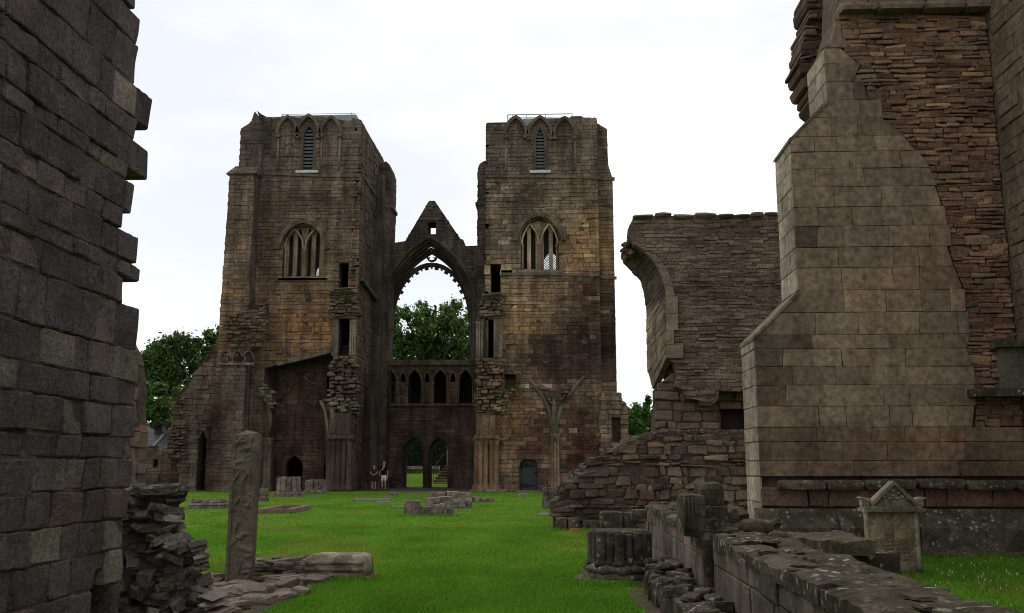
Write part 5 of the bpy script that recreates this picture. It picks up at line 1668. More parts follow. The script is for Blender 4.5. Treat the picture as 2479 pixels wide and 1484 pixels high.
# ---- long rubble wall sloping down to the lawn --------------------------------------------------
YR = 23.3
rw2 = thing('rubble_wall', (3, YR, 0), 'long rubble wall stepping down to a ragged end on the lawn', 'wall')
oR = PY(YR, [(1338, 1288), (1338, 1228), (1352, 1205), (1372, 1180), (1395, 1152), (1425, 1135), (1450, 1108), (1485, 1098), (1520, 1072), (1560, 1056), (1592, 1050), (1660, 1056), (1720, 1050), (1860, 1054), (1860, 1288)])
oR = [(x, max(z, 0)) for x, z in oR][::-1]
s_ = slab('wall', FY(YR), oR, [], 0, -1.2, 'rubble_stone', rw2, (.06, .05, .044))
rcol = lambda c, R: pick([(3, (.118, .098, .080)), (2.2, (.155, .122, .09)), (1.2, (.105, .072, .056)), (1.6, (.075, .062, .053)), (.5, (.2, .165, .12))], R, .9)
ST_W = stains(23.3, [(1390, 1210, 110, 90, (.62, .64, .64)), (1520, 1265, 170, 35, (.6, .6, .6)), (1480, 1110, 70, 35, (.7, .7, .7)), (1680, 1190, 45, 30, (1.15, 1.1, 1.0)), (1700, 1250, 90, 25, (.75, .68, .64))])
emit(s_, masonry(FY(YR), oR, [], ch=(.06, .24), w=(.12, .62), proud=(.0, .11), gap=.014, cham=.024, jit=.024, tilt=.08, rough=.04, rnd=.12, wob=.09, rag=.14, ragback=.9, col=lambda c, R: stained(rcol(c, R), c, ST_W), seed=94, sub=(3, 2)), 'rubble_stone', 300)
R = random.Random(14)
prof = PY(YR, [(1340, 1228), (1372, 1180), (1395, 1152), (1450, 1108), (1520, 1072), (1592, 1050), (1720, 1050), (1810, 1052)])
for i in range(110):                              # loose stones on the broken top
    f = R.random() * (len(prof) - 1); j = int(f)
    x = prof[j][0] + (prof[j + 1][0] - prof[j][0]) * (f - j); z = prof[j][1] + (prof[j + 1][1] - prof[j][1]) * (f - j)
    V, F = block((x, YR + R.uniform(.0, 1.1), z + R.uniform(-.1, .06)), (R.uniform(.15, .42), R.uniform(.15, .4), R.uniform(.08, .2)), (R.uniform(-.3, .3), R.uniform(-.5, .1), R.uniform(0, 3)), .22, i + 300, 2)
    MB().add(V, F, pick([(2, (.11, .095, .08)), (1, (.15, .13, .10)), (1, (.075, .062, .055))], R)).build('loose_stone', 'lichen_stone', rw2, center=True)
# bigger squared foot blocks
for i, (x0, x1, y0, y1, Yf) in enumerate([(1345, 1372, 1255, 1282, 22.7), (1374, 1402, 1256, 1282, 22.7), (1410, 1450, 1262, 1282, 22.8), (1452, 1508, 1240, 1280, 20.8), (1510, 1540, 1242, 1276, 20.9), (1528, 1575, 1236, 1256, 20.0)]):
    X0, Z1 = aty(x0, y0, Yf); X1, Z0 = aty(x1, y1, Yf)
    V, F = block(((X0 + X1) / 2, Yf + .3, max(Z0, 0) / 2 + Z1 / 2), (X1 - X0, .6, Z1 - max(Z0, 0) + .02), (0, 0, 0), .06, i + 50, 3, .1)
    MB().add(V, F, (.11, .098, .08)).build('foot_block', 'lichen_stone', rw2, center=True)
V, F = block((aty(1465, 1336, 22.4)[0], 22.0, .04), (.25, .14, .08), (0, 0, .4), .1, 3, 2)
ob = MB().add(V, F, (.3, .13, .06)).build('brick_fragment', 'rubble_stone'); prop(ob, 'small orange stone fragment lying on grass at the foot of the rubble wall', 'stone')
ob.location = (-.7, .2, 0)

# ================================================================== transept with the great buttress (right)
YB = 17.0
rt = thing('transept_ruin', (6, 18, 0), 'towering stepped buttress of tan ashlar with exposed red rubble core', 'building')
X1, X2, X3 = 3.69, 4.53, 5.27
za = aty(1823, 813, YB)[1]; zb = aty(1927, 707, YB)[1]; zc = aty(1913, 336, YB)[1]; zd = aty(2000, 243, YB)[1]; ze = aty(1997, 114, YB)[1]
left_prof = [(X1, za), (X2, zb), (X2, zc), (X3, zd), (X3, ze), aty(2013, 90, YB), aty(2031, 28, YB)]
bound = PY(YB, [(2045, 128), (2084, 155), (2064, 197), (2099, 205), (2099, 236), (2132, 247), (2134, 286), (2169, 309), (2238, 387), (2269, 456), (2285, 503), (2296, 561), (2299, 600), (2315, 650), (2337, 709), (2344, 808), (2333, 844), (2351, 889), (2358, 930), (2365, 980), (2360, 1034)])
XE = 8.42
zlow = aty(2100, 1153, YB)[1]
z1034 = aty(2100, 1034, YB)[1]
body = [(X1, 0), (XE, 0), (XE, 12)] + [(5.75, 12)] + left_prof[::-1]
sb_ = slab('buttress', FY(YB), body, [], -.12, -1.2, 'ashlar_stone', rt, (.07, .056, .047))
ash = [(X1, zlow)] + left_prof + bound[:-1] + [(bound[-1][0], z1034), (XE - .02, z1034), (XE - .02, zlow)]
cy = [1153, 1115, 1069, 1034, 983, 932, 887, 844, 810, 756, 702, 648, 598, 547, 501, 452, 408, 367, 330, 284, 242, 197, 153, 116, 91, 50, 28]
cz = [aty(2050, y, YB)[1] for y in cy]
cz[0] = zlow; cz[3] = z1034
crs = list(zip(cz[:-1], cz[1:]))
ST_B = stains(17, [(1860, 900, 70, 90, (.62, .62, .62)), (1950, 760, 50, 60, (.7, .7, .7)), (2010, 500, 60, 45, (.72, .72, .74)), (1950, 600, 35, 80, (.7, .7, .7)), (2070, 390, 26, 20, (.5, .48, .48)), (1900, 840, 40, 25, (.6, .6, .58)), (2120, 760, 110, 110, (1.12, 1.08, 1.0)), (2250, 1060, 160, 45, (1.02, .90, .80)), (2080, 315, 35, 14, (.5, .48, .46)), (1990, 640, 20, 20, (.55, .5, .5)), (2440, 1120, 60, 60, (.5, .48, .45)), (2060, 190, 80, 90, (.72, .70, .70)), (2260, 700, 60, 200, (.88, .80, .76))])
def bcol(c, R):
    return stained(bcol_base(c, R), c, ST_B)
def bcol_base(c, R):
    if c[2] < z1034:
        return pick([(2, (.145, .118, .092)), (1.4, (.13, .095, .073)), (1.4, (.16, .13, .10))], R)
    if c[2] > 9.4:
        return pick([(2, (.13, .105, .088)), (2, (.115, .08, .066)), (1, (.16, .14, .11))], R)
    return pick([(3, (.185, .155, .118)), (3, (.170, .145, .115)), (1.4, (.20, .165, .12)), (1.6, (.14, .122, .104)), (.6, (.115, .10, .09))], R, .55)
emit(sb_, masonry(FY(YB), ash, [], courses=crs, w=(.4, 1.15), proud=(-.004, .012), gap=.006, cham=.006, jit=.004, ragr=.045, back=.13, tilt=.005, rough=.004, col=bcol, seed=101, sub=(2, 1)), 'ashlar_stone', 170)
# narrow outer faces, paler palette paints in the light on this side
for (xx, z0, z1, sd_) in ((X1, 0, za - .03, 1), (X2, zb + .02, zc - .03, 2), (X3, zd + .02, ze - .02, 3)):
    emit(sb_, masonry(FXm(xx), [(YB + .02, z0), (YB + 1.2, z0), (YB + 1.2, z1), (YB + .02, z1)], [], courses=[(a, b2_) for a, b2_ in crs if a >= z0 - .05 and b2_ <= z1 + .1] or None, ch=(.33, .4), w=(.35, .9), proud=(.0, .012), gap=.012, cham=.008, jit=.004,
                      col=lambda c, R: pick([(2, (.215, .195, .165)), (2, (.19, .175, .15)), (1, (.24, .215, .18))], R), seed=102 + sd_, back=.03), 'ashlar_stone', 25)
# low part of the narrow face that the coursing above does not reach
emit(sb_, masonry(FXm(X1), [(YB + .02, 0), (YB + 1.2, 0), (YB + 1.2, zlow - .01), (YB + .02, zlow - .01)], [], ch=(.4, .5), w=(.5, .9), proud=(0, .012), gap=.012, cham=.008, jit=.004,
                  col=lambda c, R: pick([(2, (.215, .195, .165)), (2, (.19, .175, .15))], R), seed=108, back=.03), 'ashlar_stone', 20)
# weathering slabs
for (xa, z0, xb, z1) in ((X1, za, X2, zb), (X2, zc, X3, zd)):
    MB().add([(xa - .03, YB - .03, z0 - .02), (xb, YB - .03, z1 + .02), (xb, YB + 1.23, z1 + .02), (xa - .03, YB + 1.23, z0 - .02), (xa - .03, YB - .03, z0 - .08), (xb, YB - .03, z1 - .06), (xb, YB + 1.23, z1 - .06), (xa - .03, YB + 1.23, z0 - .08)],
             [(0, 1, 2, 3), (0, 4, 5, 1), (3, 2, 6, 7), (0, 3, 7, 4)], (.24, .22, .18)).build('weathering', 'lichen_stone', rt)
# exposed core
core = [(bound[-1][0], z1034)] + bound[-2::-1] + [aty(2030, 30, YB), (XE - .02, aty(2400, 30, YB)[1]), (XE - .02, z1034)]
ccol = lambda c, R: pick([(3, (.155, .100, .074)), (2.4, (.18, .128, .09)), (2, (.12, .08, .063)), (1.2, (.165, .138, .108)), (.25, (.33, .23, .12))], R, .75)
emit(sb_, masonry(FY(YB + .05), core, [], ch=(.05, .125), w=(.12, .5), proud=(.0, .04), gap=.005, cham=.012, jit=.014, tilt=.05, rough=.014, rnd=.1, wob=.05, back=.1, col=ccol, seed=103), 'rubble_stone', 100, name='core_stone', rest='core_stonework')
# string course near the top and masonry over it
zt_ = aty(2200, 30, YB)[1]
x = aty(2026, 30, YB)[0]
R = random.Random(3)
while x < XE - .1:
    w_ = min(R.uniform(.6, 1.1), XE - x)
    V, F = block((x + w_ / 2, YB + .02, zt_ + .06), (w_ - .01, .5, .16), (0, 0, 0), .05, int(x * 50), 2)
    MB().add(V, F, (.115, .10, .08)).build('string_stone', 'ashlar_stone', rt, center=True)
    x += w_
up = [(5.62, zt_ + .14), (XE - .02, zt_ + .14), (XE - .02, 12), (5.8, 12)]
emit(sb_, masonry(FY(YB + .02), up, [], ch=(.08, .18), w=(.2, .7), proud=(.0, .08), gap=.018, cham=.022, jit=.012, tilt=.04, rough=.012, rnd=.08, col=lambda c, R: pick([(2, (.13, .105, .085)), (2, (.11, .078, .062)), (1, (.09, .075, .063))], R), seed=104), 'rubble_stone', 60)
# shattered mass behind the upper stage
oS = PY(18.7, [(1985, 260), (1960, 240), (1957, 205), (1940, 150), (1943, 120), (1940, 62), (1962, 55), (1965, 20), (1955, 0), (1960, -60), (2070, -60), (2080, 260)])
ss = slab('broken_wall', FY(18.7), [(x + .16, z) for x, z in oS], [], 0, -1.0, 'rubble_stone', rt, (.05, .04, .036))
emit(ss, masonry(FY(18.7), oS, [], ch=(.08, .2), w=(.18, .5), proud=(.0, .12), gap=.02, cham=.025, jit=.02, tilt=.08, rough=.02, rnd=.1, rag=.13, ragback=1.0, col=lambda c, R: pick([(3, (.075, .055, .048)), (2, (.095, .068, .056)), (1, (.06, .045, .04))], R), seed=105), 'rubble_stone', 120)
# base mouldings: broken string, wall band, sloping plinth
x = aty(1878, 1165, YB)[0]
zs1 = aty(2100, 1172, YB)[1]
while x < XE:
    w_ = min(R.uniform(.55, 1.0), XE - x + .02)
    V, F = block((x + w_ / 2, YB - .02, zs1 + R.uniform(-.015, .015)), (w_ - .012, .42, .17), (R.uniform(-.03, .03), R.uniform(-.015, .015), 0), .10, int(x * 77), 3, .12)
    MB().add(V, F, (.15, .135, .105)).build('string_stone', 'lichen_stone', rt, center=True)
    x += w_
zp1 = aty(2100, 1228, YB)[1]
bandp = [(X1, zp1), (XE - .02, zp1), (XE - .02, zs1 - .05), (X1, zs1 - .05)]
emit(sb_, masonry(FY(YB + .02), bandp, [], ch=(.28, .5), w=(.35, .9), proud=(.0, .04), gap=.02, cham=.02, jit=.008, tilt=.02, rough=.01, col=lambda c, R: pick([(2, (.115, .09, .072)), (2, (.12, .078, .06)), (1, (.085, .068, .056)), (.5, (.17, .125, .075))], R), seed=106), 'rubble_stone', 40)
x = X1 - .1
while x < XE:
    w_ = min(R.uniform(.8, 1.6), XE - x + .02)
    k = R.uniform(.8, 1.15)
    MB().add([(x + .008, YB - .28, -.05), (x + w_ - .008, YB - .28, -.05), (x + w_ - .008, YB - .28, zp1 - .34), (x + .008, YB - .28, zp1 - .34), (x + .008, YB - .04, zp1 - .02), (x + w_ - .008, YB - .04, zp1 - .02), (x + .008, YB + .2, zp1 - .02), (x + w_ - .008, YB + .2, zp1 - .02), (x + .008, YB + .2, -.05), (x + w_ - .008, YB + .2, -.05)],
             [(0, 1, 2, 3), (3, 2, 5, 4), (4, 5, 7, 6), (0, 3, 4, 6, 8), (1, 9, 7, 5, 2)], (.12 * k, .11 * k, .088 * k)).build('plinth_stone', 'lichen_stone', rt, center=True)
    x += w_
for i in range(22):                               # loose stones along the foot
    xx = R.uniform(5.4, 8.3)
    V, F = block((xx, YB - .34 + R.uniform(-.05, .05), .03), (R.uniform(.12, .3), .15, R.uniform(.06, .12)), (0, 0, R.uniform(-.3, .3)), .2, i + 900, 2)
    MB().add(V, F, (.17, .16, .14)).build('foot_stone', 'lichen_stone', rt, center=True)
# moulded ledge and window jamb in the corner
x0, z0 = aty(2346, 962, YB); x1 = XE
MB().box(x0 - .04, x1, YB - .3, YB + .1, z0, z0 + .14, (.13, .125, .095)).build('ledge', 'lichen_stone', rt)
MB().box(x0 + .55, x1, YB - .18, YB + .1, z0 + .142, aty(2400, 845, YB)[1], (.10, .10, .08)).build('jamb', 'rubble_stone', rt)
MB().box(x0 + .45, x1, YB - .3, YB + .1, aty(2400, 845, YB)[1] + .002, aty(2400, 828, YB)[1], (.11, .115, .085)).build('hood', 'lichen_stone', rt)
# side wall coming forward to the right of the view
sw = slab('side_wall', FXm(XE), [(-5, 0), (17.5, 0), (17.5, 12), (-5, 12)], [], 0, -1.0, 'ashlar_stone', rt, (.10, .088, .07))
emit(sw, masonry(FXm(XE), [(14.2, 0), (16.9, 0), (16.9, 12), (14.2, 12)], [], ch=(.2, .34), w=(.4, .9), proud=(.0, .04), gap=.015, cham=.015, jit=.008, rough=.008, col=lambda c, R: pick([(2, (.13, .115, .088)), (2, (.11, .09, .07)), (1, (.12, .082, .062))], R), seed=107), 'ashlar_stone', 150)

# ================================================================== headstone
X, Y = atz(2163, 1388)
Y0 = Y
hs = thing('headstone', (X, Y, 0), 'pale weathered headstone with carved pediment and scrolled shoulders', 'headstone')
ft = FY(Y)
def hx(x, y): return aty(x, y, Y)
pl = [hx(2108, 1388), hx(2232, 1388), hx(2222, 1226), hx(2096, 1226)]
pl[0] = (pl[0][0], -.05); pl[1] = (pl[1][0], -.05)
slab('slab', ft, pl, [], 0, -.14, 'headstone_stone', hs, (.265, .228, .175))
za_ = hx(2160, 1238)[1]
ins = arch((pl[2][0] + pl[3][0]) / 2 + .02, .2, za_ - .28, (pl[2][0] - pl[3][0]) / 2 - .09, .2, 8)
slab('inscription_panel', ft, ins, [], .012, -.01, 'headstone_stone', hs, (.24, .195, .145))
R = random.Random(2)
m_ = MB()
for r_ in range(11):                               # worn, unreadable lines of lettering
    z = za_ - .34 - r_ * .052
    x = ins[0][0] + .06
    while x < ins[-1][0] - .06:
        w_ = R.uniform(.012, .05)
        if R.random() < .55: m_.box(x, x + w_, Y - .0145, Y - .0125, z, z + R.uniform(.006, .014))
        x += w_ + R.uniform(.012, .03)
m_.build('worn_lettering', 'timber', hs)['kind'] = 'stuff'
for s, (xa, xb) in ((0, (2092, 2104)), (1, (2212, 2226))):
    a = hx(xa, 1300); b_ = hx(xb, 1300)
    m_ = MB(); m_.lathe((a[0] + b_[0]) / 2, Y - .01, [(.05, .05 if s else .35), (.035, .4), (.035, za_ - .04), (.05, za_)], 10, (.32, .29, .24)); m_.build('column', 'headstone_stone', hs, True)
a, b_ = hx(2084, 1210), hx(2232, 1210)
MB().box(a[0], b_[0], Y - .1, Y + .2, za_, za_ + .05, (.2, .185, .14)).build('cornice', 'headstone_stone', hs)
MB().box(a[0] + .03, b_[0] - .03, Y - .06, Y + .17, za_ + .051, za_ + .085, (.2, .19, .15)).build('cornice', 'headstone_stone', hs)
zt0 = za_ + .086
apx = hx(2160, 1166); xl_, xr_ = hx(2108, 1200)[0], hx(2212, 1200)[0]
ped = [(xl_, zt0), (xr_, zt0), apx]
slab('pediment', ft, ped, [], .0, -.12, 'headstone_stone', hs, (.24, .22, .19))
V, F = band(ft, [(xr_ + .03, zt0 + .02), apx, (xl_ - .03, zt0 + .02)], -.015, .04, .06, -.14)
MB().add(V, F, (.21, .195, .16)).build('raking_cornice', 'headstone_stone', hs)
for (x, y, s_) in ((2138, 1203, 7), (2146, 1194, 6), (2160, 1200, 5), (2160, 1188, 6), (2174, 1194, 6), (2183, 1203, 7), (2152, 1206, 5), (2168, 1206, 5), (2126, 1207, 5), (2196, 1207, 5)):
    p = hx(x, y)
    V, F = block((p[0], Y - .02, p[1]), (s_ * .0085, .035, s_ * .006), (0, (x - 2160) * .02, 0), .1, x, 3, .3)
    MB().add(V, F, (.3, .28, .24)).build('leaf_carving', 'headstone_stone', hs, True)
for s, x in ((-1, 2094), (1, 2224)):
    p = hx(x, 1205)
    bl_ = [(p[0] - .055, zt0), (p[0] + .055, zt0), (p[0] + .055, zt0 + .09), (p[0] - .055, zt0 + .09)]
    slab('shoulder', ft, bl_, [], .01, -.12, 'headstone_stone', hs, (.26, .24, .2))
    ring_ = [(p[0] + .03 * math.cos(k * math.pi / 6), zt0 + .05 + .03 * math.sin(k * math.pi / 6)) for k in range(12)]
    V, F = band(ft, ring_, -.006, .008, .03, -.02, True)
    MB().add(V, F, (.3, .28, .24)).build('scroll', 'headstone_stone', hs)
    hn = [(p[0] - s * .10, zt0 + .05), (p[0] - s * .06, zt0 + .095), (p[0] - s * .0, zt0 + .12), (p[0] + s * .05, zt0 + .125), (p[0] + s * .10, zt0 + .115)]
    lo = [(p[0] + s * .06, zt0 + .09), (p[0] + s * .0, zt0 + .088), (p[0] - s * .07, zt0 + .04)]
    slab('horn', ft, hn + lo, [], .04, -.13, 'headstone_stone', hs, (.28, .26, .22))

# ================================================================== low wall in the right foreground
fw = thing('low_wall', (1.8, 8, 0), 'lichen-crusted low stone wall running from the right foreground to a fluted pier base', 'wall')
XW0, XW1, ZT = 1.55, 2.22, .90
wcol = lambda c, R: pick([(3, (.14, .125, .105)), (2, (.115, .10, .086)), (1, (.17, .155, .125)), (1, (.10, .08, .068))], R)

def flag(x0, x1, y0, y1, z0, z1, seed, nx=8, ny=10, amp=.03, step=.022):
    """a bedded top stone: its upper face flakes in thin terraces, its edges are worn"""
    R = random.Random(seed)
    off = Vector((R.uniform(0, 50), R.uniform(0, 50), 0))
    V, F = [], []
    for j in range(ny + 1):
        for i in range(nx + 1):
            u, v = i / nx, j / ny
            x = x0 + (x1 - x0) * u; y = y0 + (y1 - y0) * v
            e = i in (0, nx) or j in (0, ny)
            h = noise.fractal(Vector((x * 3.2, y * 2.2, 0)) + off, 1, 2, 4) * amp * 1.6
            h = round(h / step) * step * .75 + h * .25
            if e:
                x += R.uniform(-.012, .012); y += R.uniform(-.012, .012); h -= R.uniform(.005, .03)
            V.append((x, y, z1 + h))
    idx = lambda i, j: j * (nx + 1) + i
    for j in range(ny):
        for i in range(nx):
            F.append((idx(i, j), idx(i + 1, j), idx(i + 1, j + 1), idx(i, j + 1)))
    loop = [idx(i, 0) for i in range(nx + 1)] + [idx(nx, j) for j in range(1, ny + 1)] + [idx(i, ny) for i in range(nx - 1, -1, -1)] + [idx(0, j) for j in range(ny - 1, 0, -1)]
    n0 = len(V)
    for k in loop:
        V.append((V[k][0] + R.uniform(-.008, .008), V[k][1], z0))
    L = len(loop)
    for k in range(L):
        F.append((loop[(k + 1) % L], loop[k], n0 + k, n0 + (k + 1) % L))
    return V, F

for (y0, y1, z1, sd_) in ((1.0, 9.3, ZT - .07, 111), (9.9, 16.0, ZT - .05, 112)):
    oW = [(y0, 0), (y1, 0), (y1, z1), (y0, z1)]
    s_ = slab('wall', FXm(XW0), oW, [], -.02, -(XW1 - XW0), 'core_stone', fw, (.07, .06, .05))
    emit(s_, masonry(FXm(XW0), oW, [], ch=(.26, .36), w=(.4, .95), proud=(-.01, .012), gap=.008, cham=.009, jit=.006, tilt=.014, rough=.009, sub=(4, 4), back=.1, col=wcol, seed=sd_), 'wallface_stone', 70)
    if y1 < 10:
        emit(s_, masonry(FY(y1 - .0), [(XW0, 0), (XW1, 0), (XW1, z1), (XW0, z1)], [], ch=(.26, .36), w=(.25, .5), proud=(-.04, -.03), col=wcol, seed=sd_ + 5), 'lichen_stone', 6)
    R = random.Random(sd_)
    y = y0
    while y < y1 - .05:
        ln = min(R.uniform(.55, 1.3), y1 - y)
        if y1 - y - ln < .3: ln = y1 - y
        xm_ = XW0 + (XW1 - XW0) * R.uniform(.38, .62)
        cells = [(XW0 - .015, xm_ - .006), (xm_ + .006, XW1 + .01)] if R.random() < .65 else [(XW0 - .015, XW1 + .01)]
        for (xa, xb) in cells:
            V, F = flag(xa, xb, y + .005, y + ln - .005, z1 - .05, z1 + .07 + R.uniform(-.02, .02), R.randint(0, 9999), 5 if len(cells) > 1 else 9, max(4, int(ln * 10)), .018, .016)
            MB().add(V, F, pick([(2, (.14, .125, .10)), (2, (.115, .10, .08)), (1.5, (.085, .072, .06))], R)).build('top_stone', 'lichen_stone', s_, center=True)
        for k in range(2):
            V, F = block((R.uniform(XW0 + .1, XW1 - .1), y + R.random() * ln, z1 + .085 + R.uniform(-.01, .02)), (R.uniform(.06, .2), R.uniform(.08, .26), R.uniform(.015, .03)), (R.uniform(-.05, .05), R.uniform(-.05, .05), R.uniform(-.5, .5)), .3, R.randint(0, 9999), 3, .2)
            MB().add(V, F, pick([(2, (.14, .125, .10)), (1, (.24, .225, .18)), (2, (.10, .085, .068))], R)).build('loose_flake', 'lichen_stone', s_, center=True)
        y += ln
# broken door jamb, higher at the back
def pxblock(parent, name, Yf, depth, x0, x1, y0, y1, seed, col, rough=.05, n=5, rnd=.08, rot=(0, 0, 0)):
    X0, Z1 = aty(x0, y0, Yf); X1, Z0 = aty(x1, y1, Yf)
    V, F = block(((X0 + X1) / 2, Yf + depth / 2, (Z0 + Z1) / 2), (X1 - X0, depth, Z1 - Z0), rot, rough, seed, n, rnd)
    return MB().add(V, F, col).build(name, 'lichen_stone', parent, center=True)
pxblock(fw, 'jamb_stone', 9.95, .55, 1652, 1712, 1198, 1300, 81, (.12, .11, .088))
pxblock(fw, 'jamb_stone', 9.95, .3, 1690, 1740, 1255, 1330, 82, (.10, .09, .075))
pxblock(fw, 'jamb_stone', 10.3, .6, 1694, 1757, 1168, 1262, 83, (.095, .09, .066), .08, 6, .15)
pxblock(fw, 'jamb_stone', 10.15, .5, 1700, 1775, 1225, 1300, 84, (.09, .082, .064), .1, 5, .15)
for i in range(4):
    X, Z0 = aty(1660 + i * 9, 1288, 9.93); Z1 = aty(1660 + i * 9, 1204, 9.93)[1]
    m_ = MB(); m_.lathe(X, 9.95, [(.016, Z0), (.018, (Z0 + Z1) / 2), (.014, Z1)], 8, (.15, .14, .115)); m_.build('jamb_moulding', 'lichen_stone', fw, True)
xs_, zt_s = aty(1717, 1292, 9.62)
m_ = MB(); m_.lathe(xs_, 9.62, [(.13, 0), (.13, .14), (.105, .18), (.115, .23), (.078, .28), (.074, .5), (.077, zt_s - .06), (.066, zt_s - .015), (.04, zt_s)], 16, (.085, .07, .06)); m_.build('engaged_shaft', 'lichen_stone', fw, True)
MB().box(xs_ + .04, XW1, 9.45, 9.9, 0, zt_s - .12, (.05, .043, .037)).build('jamb_core', 'lichen_stone', fw)
# plinth ledge beside the wall
R = random.Random(33)
for (y0, y1) in ((3.0, 4.2), (4.2, 5.6), (5.6, 6.9), (6.9, 8.2), (8.2, 9.4), (9.4, 10.5)):
    V, F = flag(1.14, 1.55, y0, y1 - .015, 0, .33, int(y0 * 10), 5, 12, .035)
    MB().add(V, F, (.12, .105, .088)).build('ledge_stone', 'lichen_stone', fw, center=True)
for i in range(40):
    V, F = block((R.uniform(1.18, 1.5), R.uniform(6.5, 12.2), R.uniform(.33, .38)), (R.uniform(.08, .26), R.uniform(.1, .28), R.uniform(.04, .10)), (R.uniform(-.15, .15), R.uniform(-.25, .25), R.uniform(0, 3)), .22, i + 600, 3, .15)
    MB().add(V, F, pick([(2, (.12, .105, .085)), (1, (.17, .155, .13)), (1, (.09, .075, .062))], R)).build('rubble_piece', 'lichen_stone', fw, center=True)
for i in range(16):
    V, F = block((1.32 + R.uniform(-.08, .08), 10.6 + i * .12, .14), (R.uniform(.2, .4), .18, R.uniform(.2, .34)), (R.uniform(-.2, .2), R.uniform(-.2, .2), R.uniform(-.3, .3)), .2, i + 650, 3, .15)
    MB().add(V, F, pick([(2, (.12, .105, .085)), (1, (.15, .135, .11))], R)).build('rubble_piece', 'lichen_stone', fw, center=True)

# fluted pier base at the end of the wall
fp = thing('column_stump', (1.05, 13.3, 0), 'big fluted cluster of shafts on a moulded base at the low wall end', 'column base')
cxp, cyp = .91, 13.35
R = random.Random(44)
def eroded_ring(prof, cx_, cy_, seg, lob, amp, seed, col, name, parent, mat='lichen_stone', rough=.03):
    V, F = [], []
    off = Vector((seed * 3.7, seed * 1.3, 0))
    for (r, z) in prof:
        for k in range(seg):
            an = 2 * math.pi * k / seg
            rr = r * (1 + amp * abs(math.cos(lob * an / 2)))
            p = Vector((cx_ + rr * math.cos(an), cy_ + rr * math.sin(an), z))
            nn_ = noise.fractal(p * 6 + off, 1, 2, 4) * rough
            p += Vector((math.cos(an), math.sin(an), 0)) * nn_
            p.z += noise.noise(p * 5 + off) * rough * .6 if z > .03 else 0
            V.append(p)
    for i in range(len(prof) - 1):
        for k in range(seg):
            k2 = (k + 1) % seg
            F.append((i * seg + k, i * seg + k2, (i + 1) * seg + k2, (i + 1) * seg + k))
    F.append(tuple((len(prof) - 1) * seg + k for k in range(seg)))
    return MB().add(V, F, col).build(name, mat, parent, True)
eroded_ring([(.62, -.02), (.62, .03), (.58, .04)], cxp, cyp, 48, 4, .06, 1, (.16, .145, .115), 'foot_slab', fp)
eroded_ring([(.49, .035), (.50, .06), (.48, .10), (.45, .12)], cxp, cyp, 64, 9, .06, 2, (.14, .125, .105), 'lower_moulding', fp)
eroded_ring([(.44, .11), (.47, .14), (.48, .17), (.46, .20), (.42, .225), (.38, .24)], cxp, cyp, 72, 12, .09, 3, (.15, .135, .115), 'upper_moulding', fp)
MB().lathe(cxp, cyp, [(.36, .22), (.36, .65), (.34, .67)], 18, (.09, .08, .07)).build('core', 'lichen_stone', fp)
for k in range(18):
    a_ = 2 * math.pi * k / 18 + .1
    big_ = k % 2
    rr = .07 if big_ else .047
    x, y = cxp + .38 * math.cos(a_), cyp + .38 * math.sin(a_)
    zt = .675 - R.uniform(0, .04)
    m_ = MB()
    m_.lathe(x, y, [(rr * 1.5, .22), (rr * 1.5, .25), (rr * 1.1, .28), (rr, .30), (rr, zt - .02), (rr * .8, zt)], 12, pick([(2, (.075, .066, .058)), (1, (.11, .098, .085)), (1, (.05, .044, .04))], R)); m_.build('shaft', 'lichen_stone', fp, True)

# table slab and rubble heap behind the jamb
sl_ = thing('table_slab', (3.0, 9.9, 0), 'thick dark overhanging stone slab behind the low wall', 'slab')
bsx = aty(2116, 1300, 9.5)[0]
V, F = flag(2.15, bsx, 9.5, 10.5, .70, .86, 61, 16, 10, .02)
MB().add(V, F, (.125, .11, .09)).build('slab', 'lichen_stone', sl_)
V, F = block((2.75, 10.1, .35), (1.5, .7, .72), (0, 0, 0), .06, 62, 5, .05)
MB().add(V, F, (.085, .072, .06)).build('support', 'lichen_stone', sl_)
hp = thing('rubble_heap', (2.8, 11.6, 0), 'mossy heap of tumbled rubble behind the broken door jamb', 'rubble')
R = random.Random(71)
for i in range(150):
    f = R.random()
    x = 1.85 + f * 1.35 + R.uniform(-.1, .1)
    y = R.uniform(10.7, 12.6)
    top = 1.2 - .5 * f - .14 * abs(y - 11.3)
    z = R.uniform(0.2, 1) ** .5 * top
    V, F = block((x, y, z - .08), (R.uniform(.12, .38), R.uniform(.12, .38), R.uniform(.06, .18)), (R.uniform(-.35, .35), R.uniform(-.35, .35), R.uniform(0, 3)), .22, i + 1200, 3, .15)
    MB().add(V, F, pick([(2, (.12, .11, .085)), (2, (.10, .085, .07)), (1, (.15, .135, .105)), (1, (.09, .095, .055))], R)).build('stone', 'lichen_stone', hp, center=True)
for i, (x, y, z, s_) in enumerate(((1.98, 9.7, .83, (.34, .3, .15)), (2.28, 9.75, .84, (.2, .26, .13)), (2.3, 9.65, .76, (.26, .24, .12)), (2.1, 10.0, .95, (.3, .3, .14)))):
    V, F = block((x, y, z), s_, (0, 0, R.uniform(-.3, .3)), .14, i + 1500, 4, .3)
    MB().add(V, F, (.13, .11, .085)).build('stone', 'lichen_stone', hp, True, center=True)

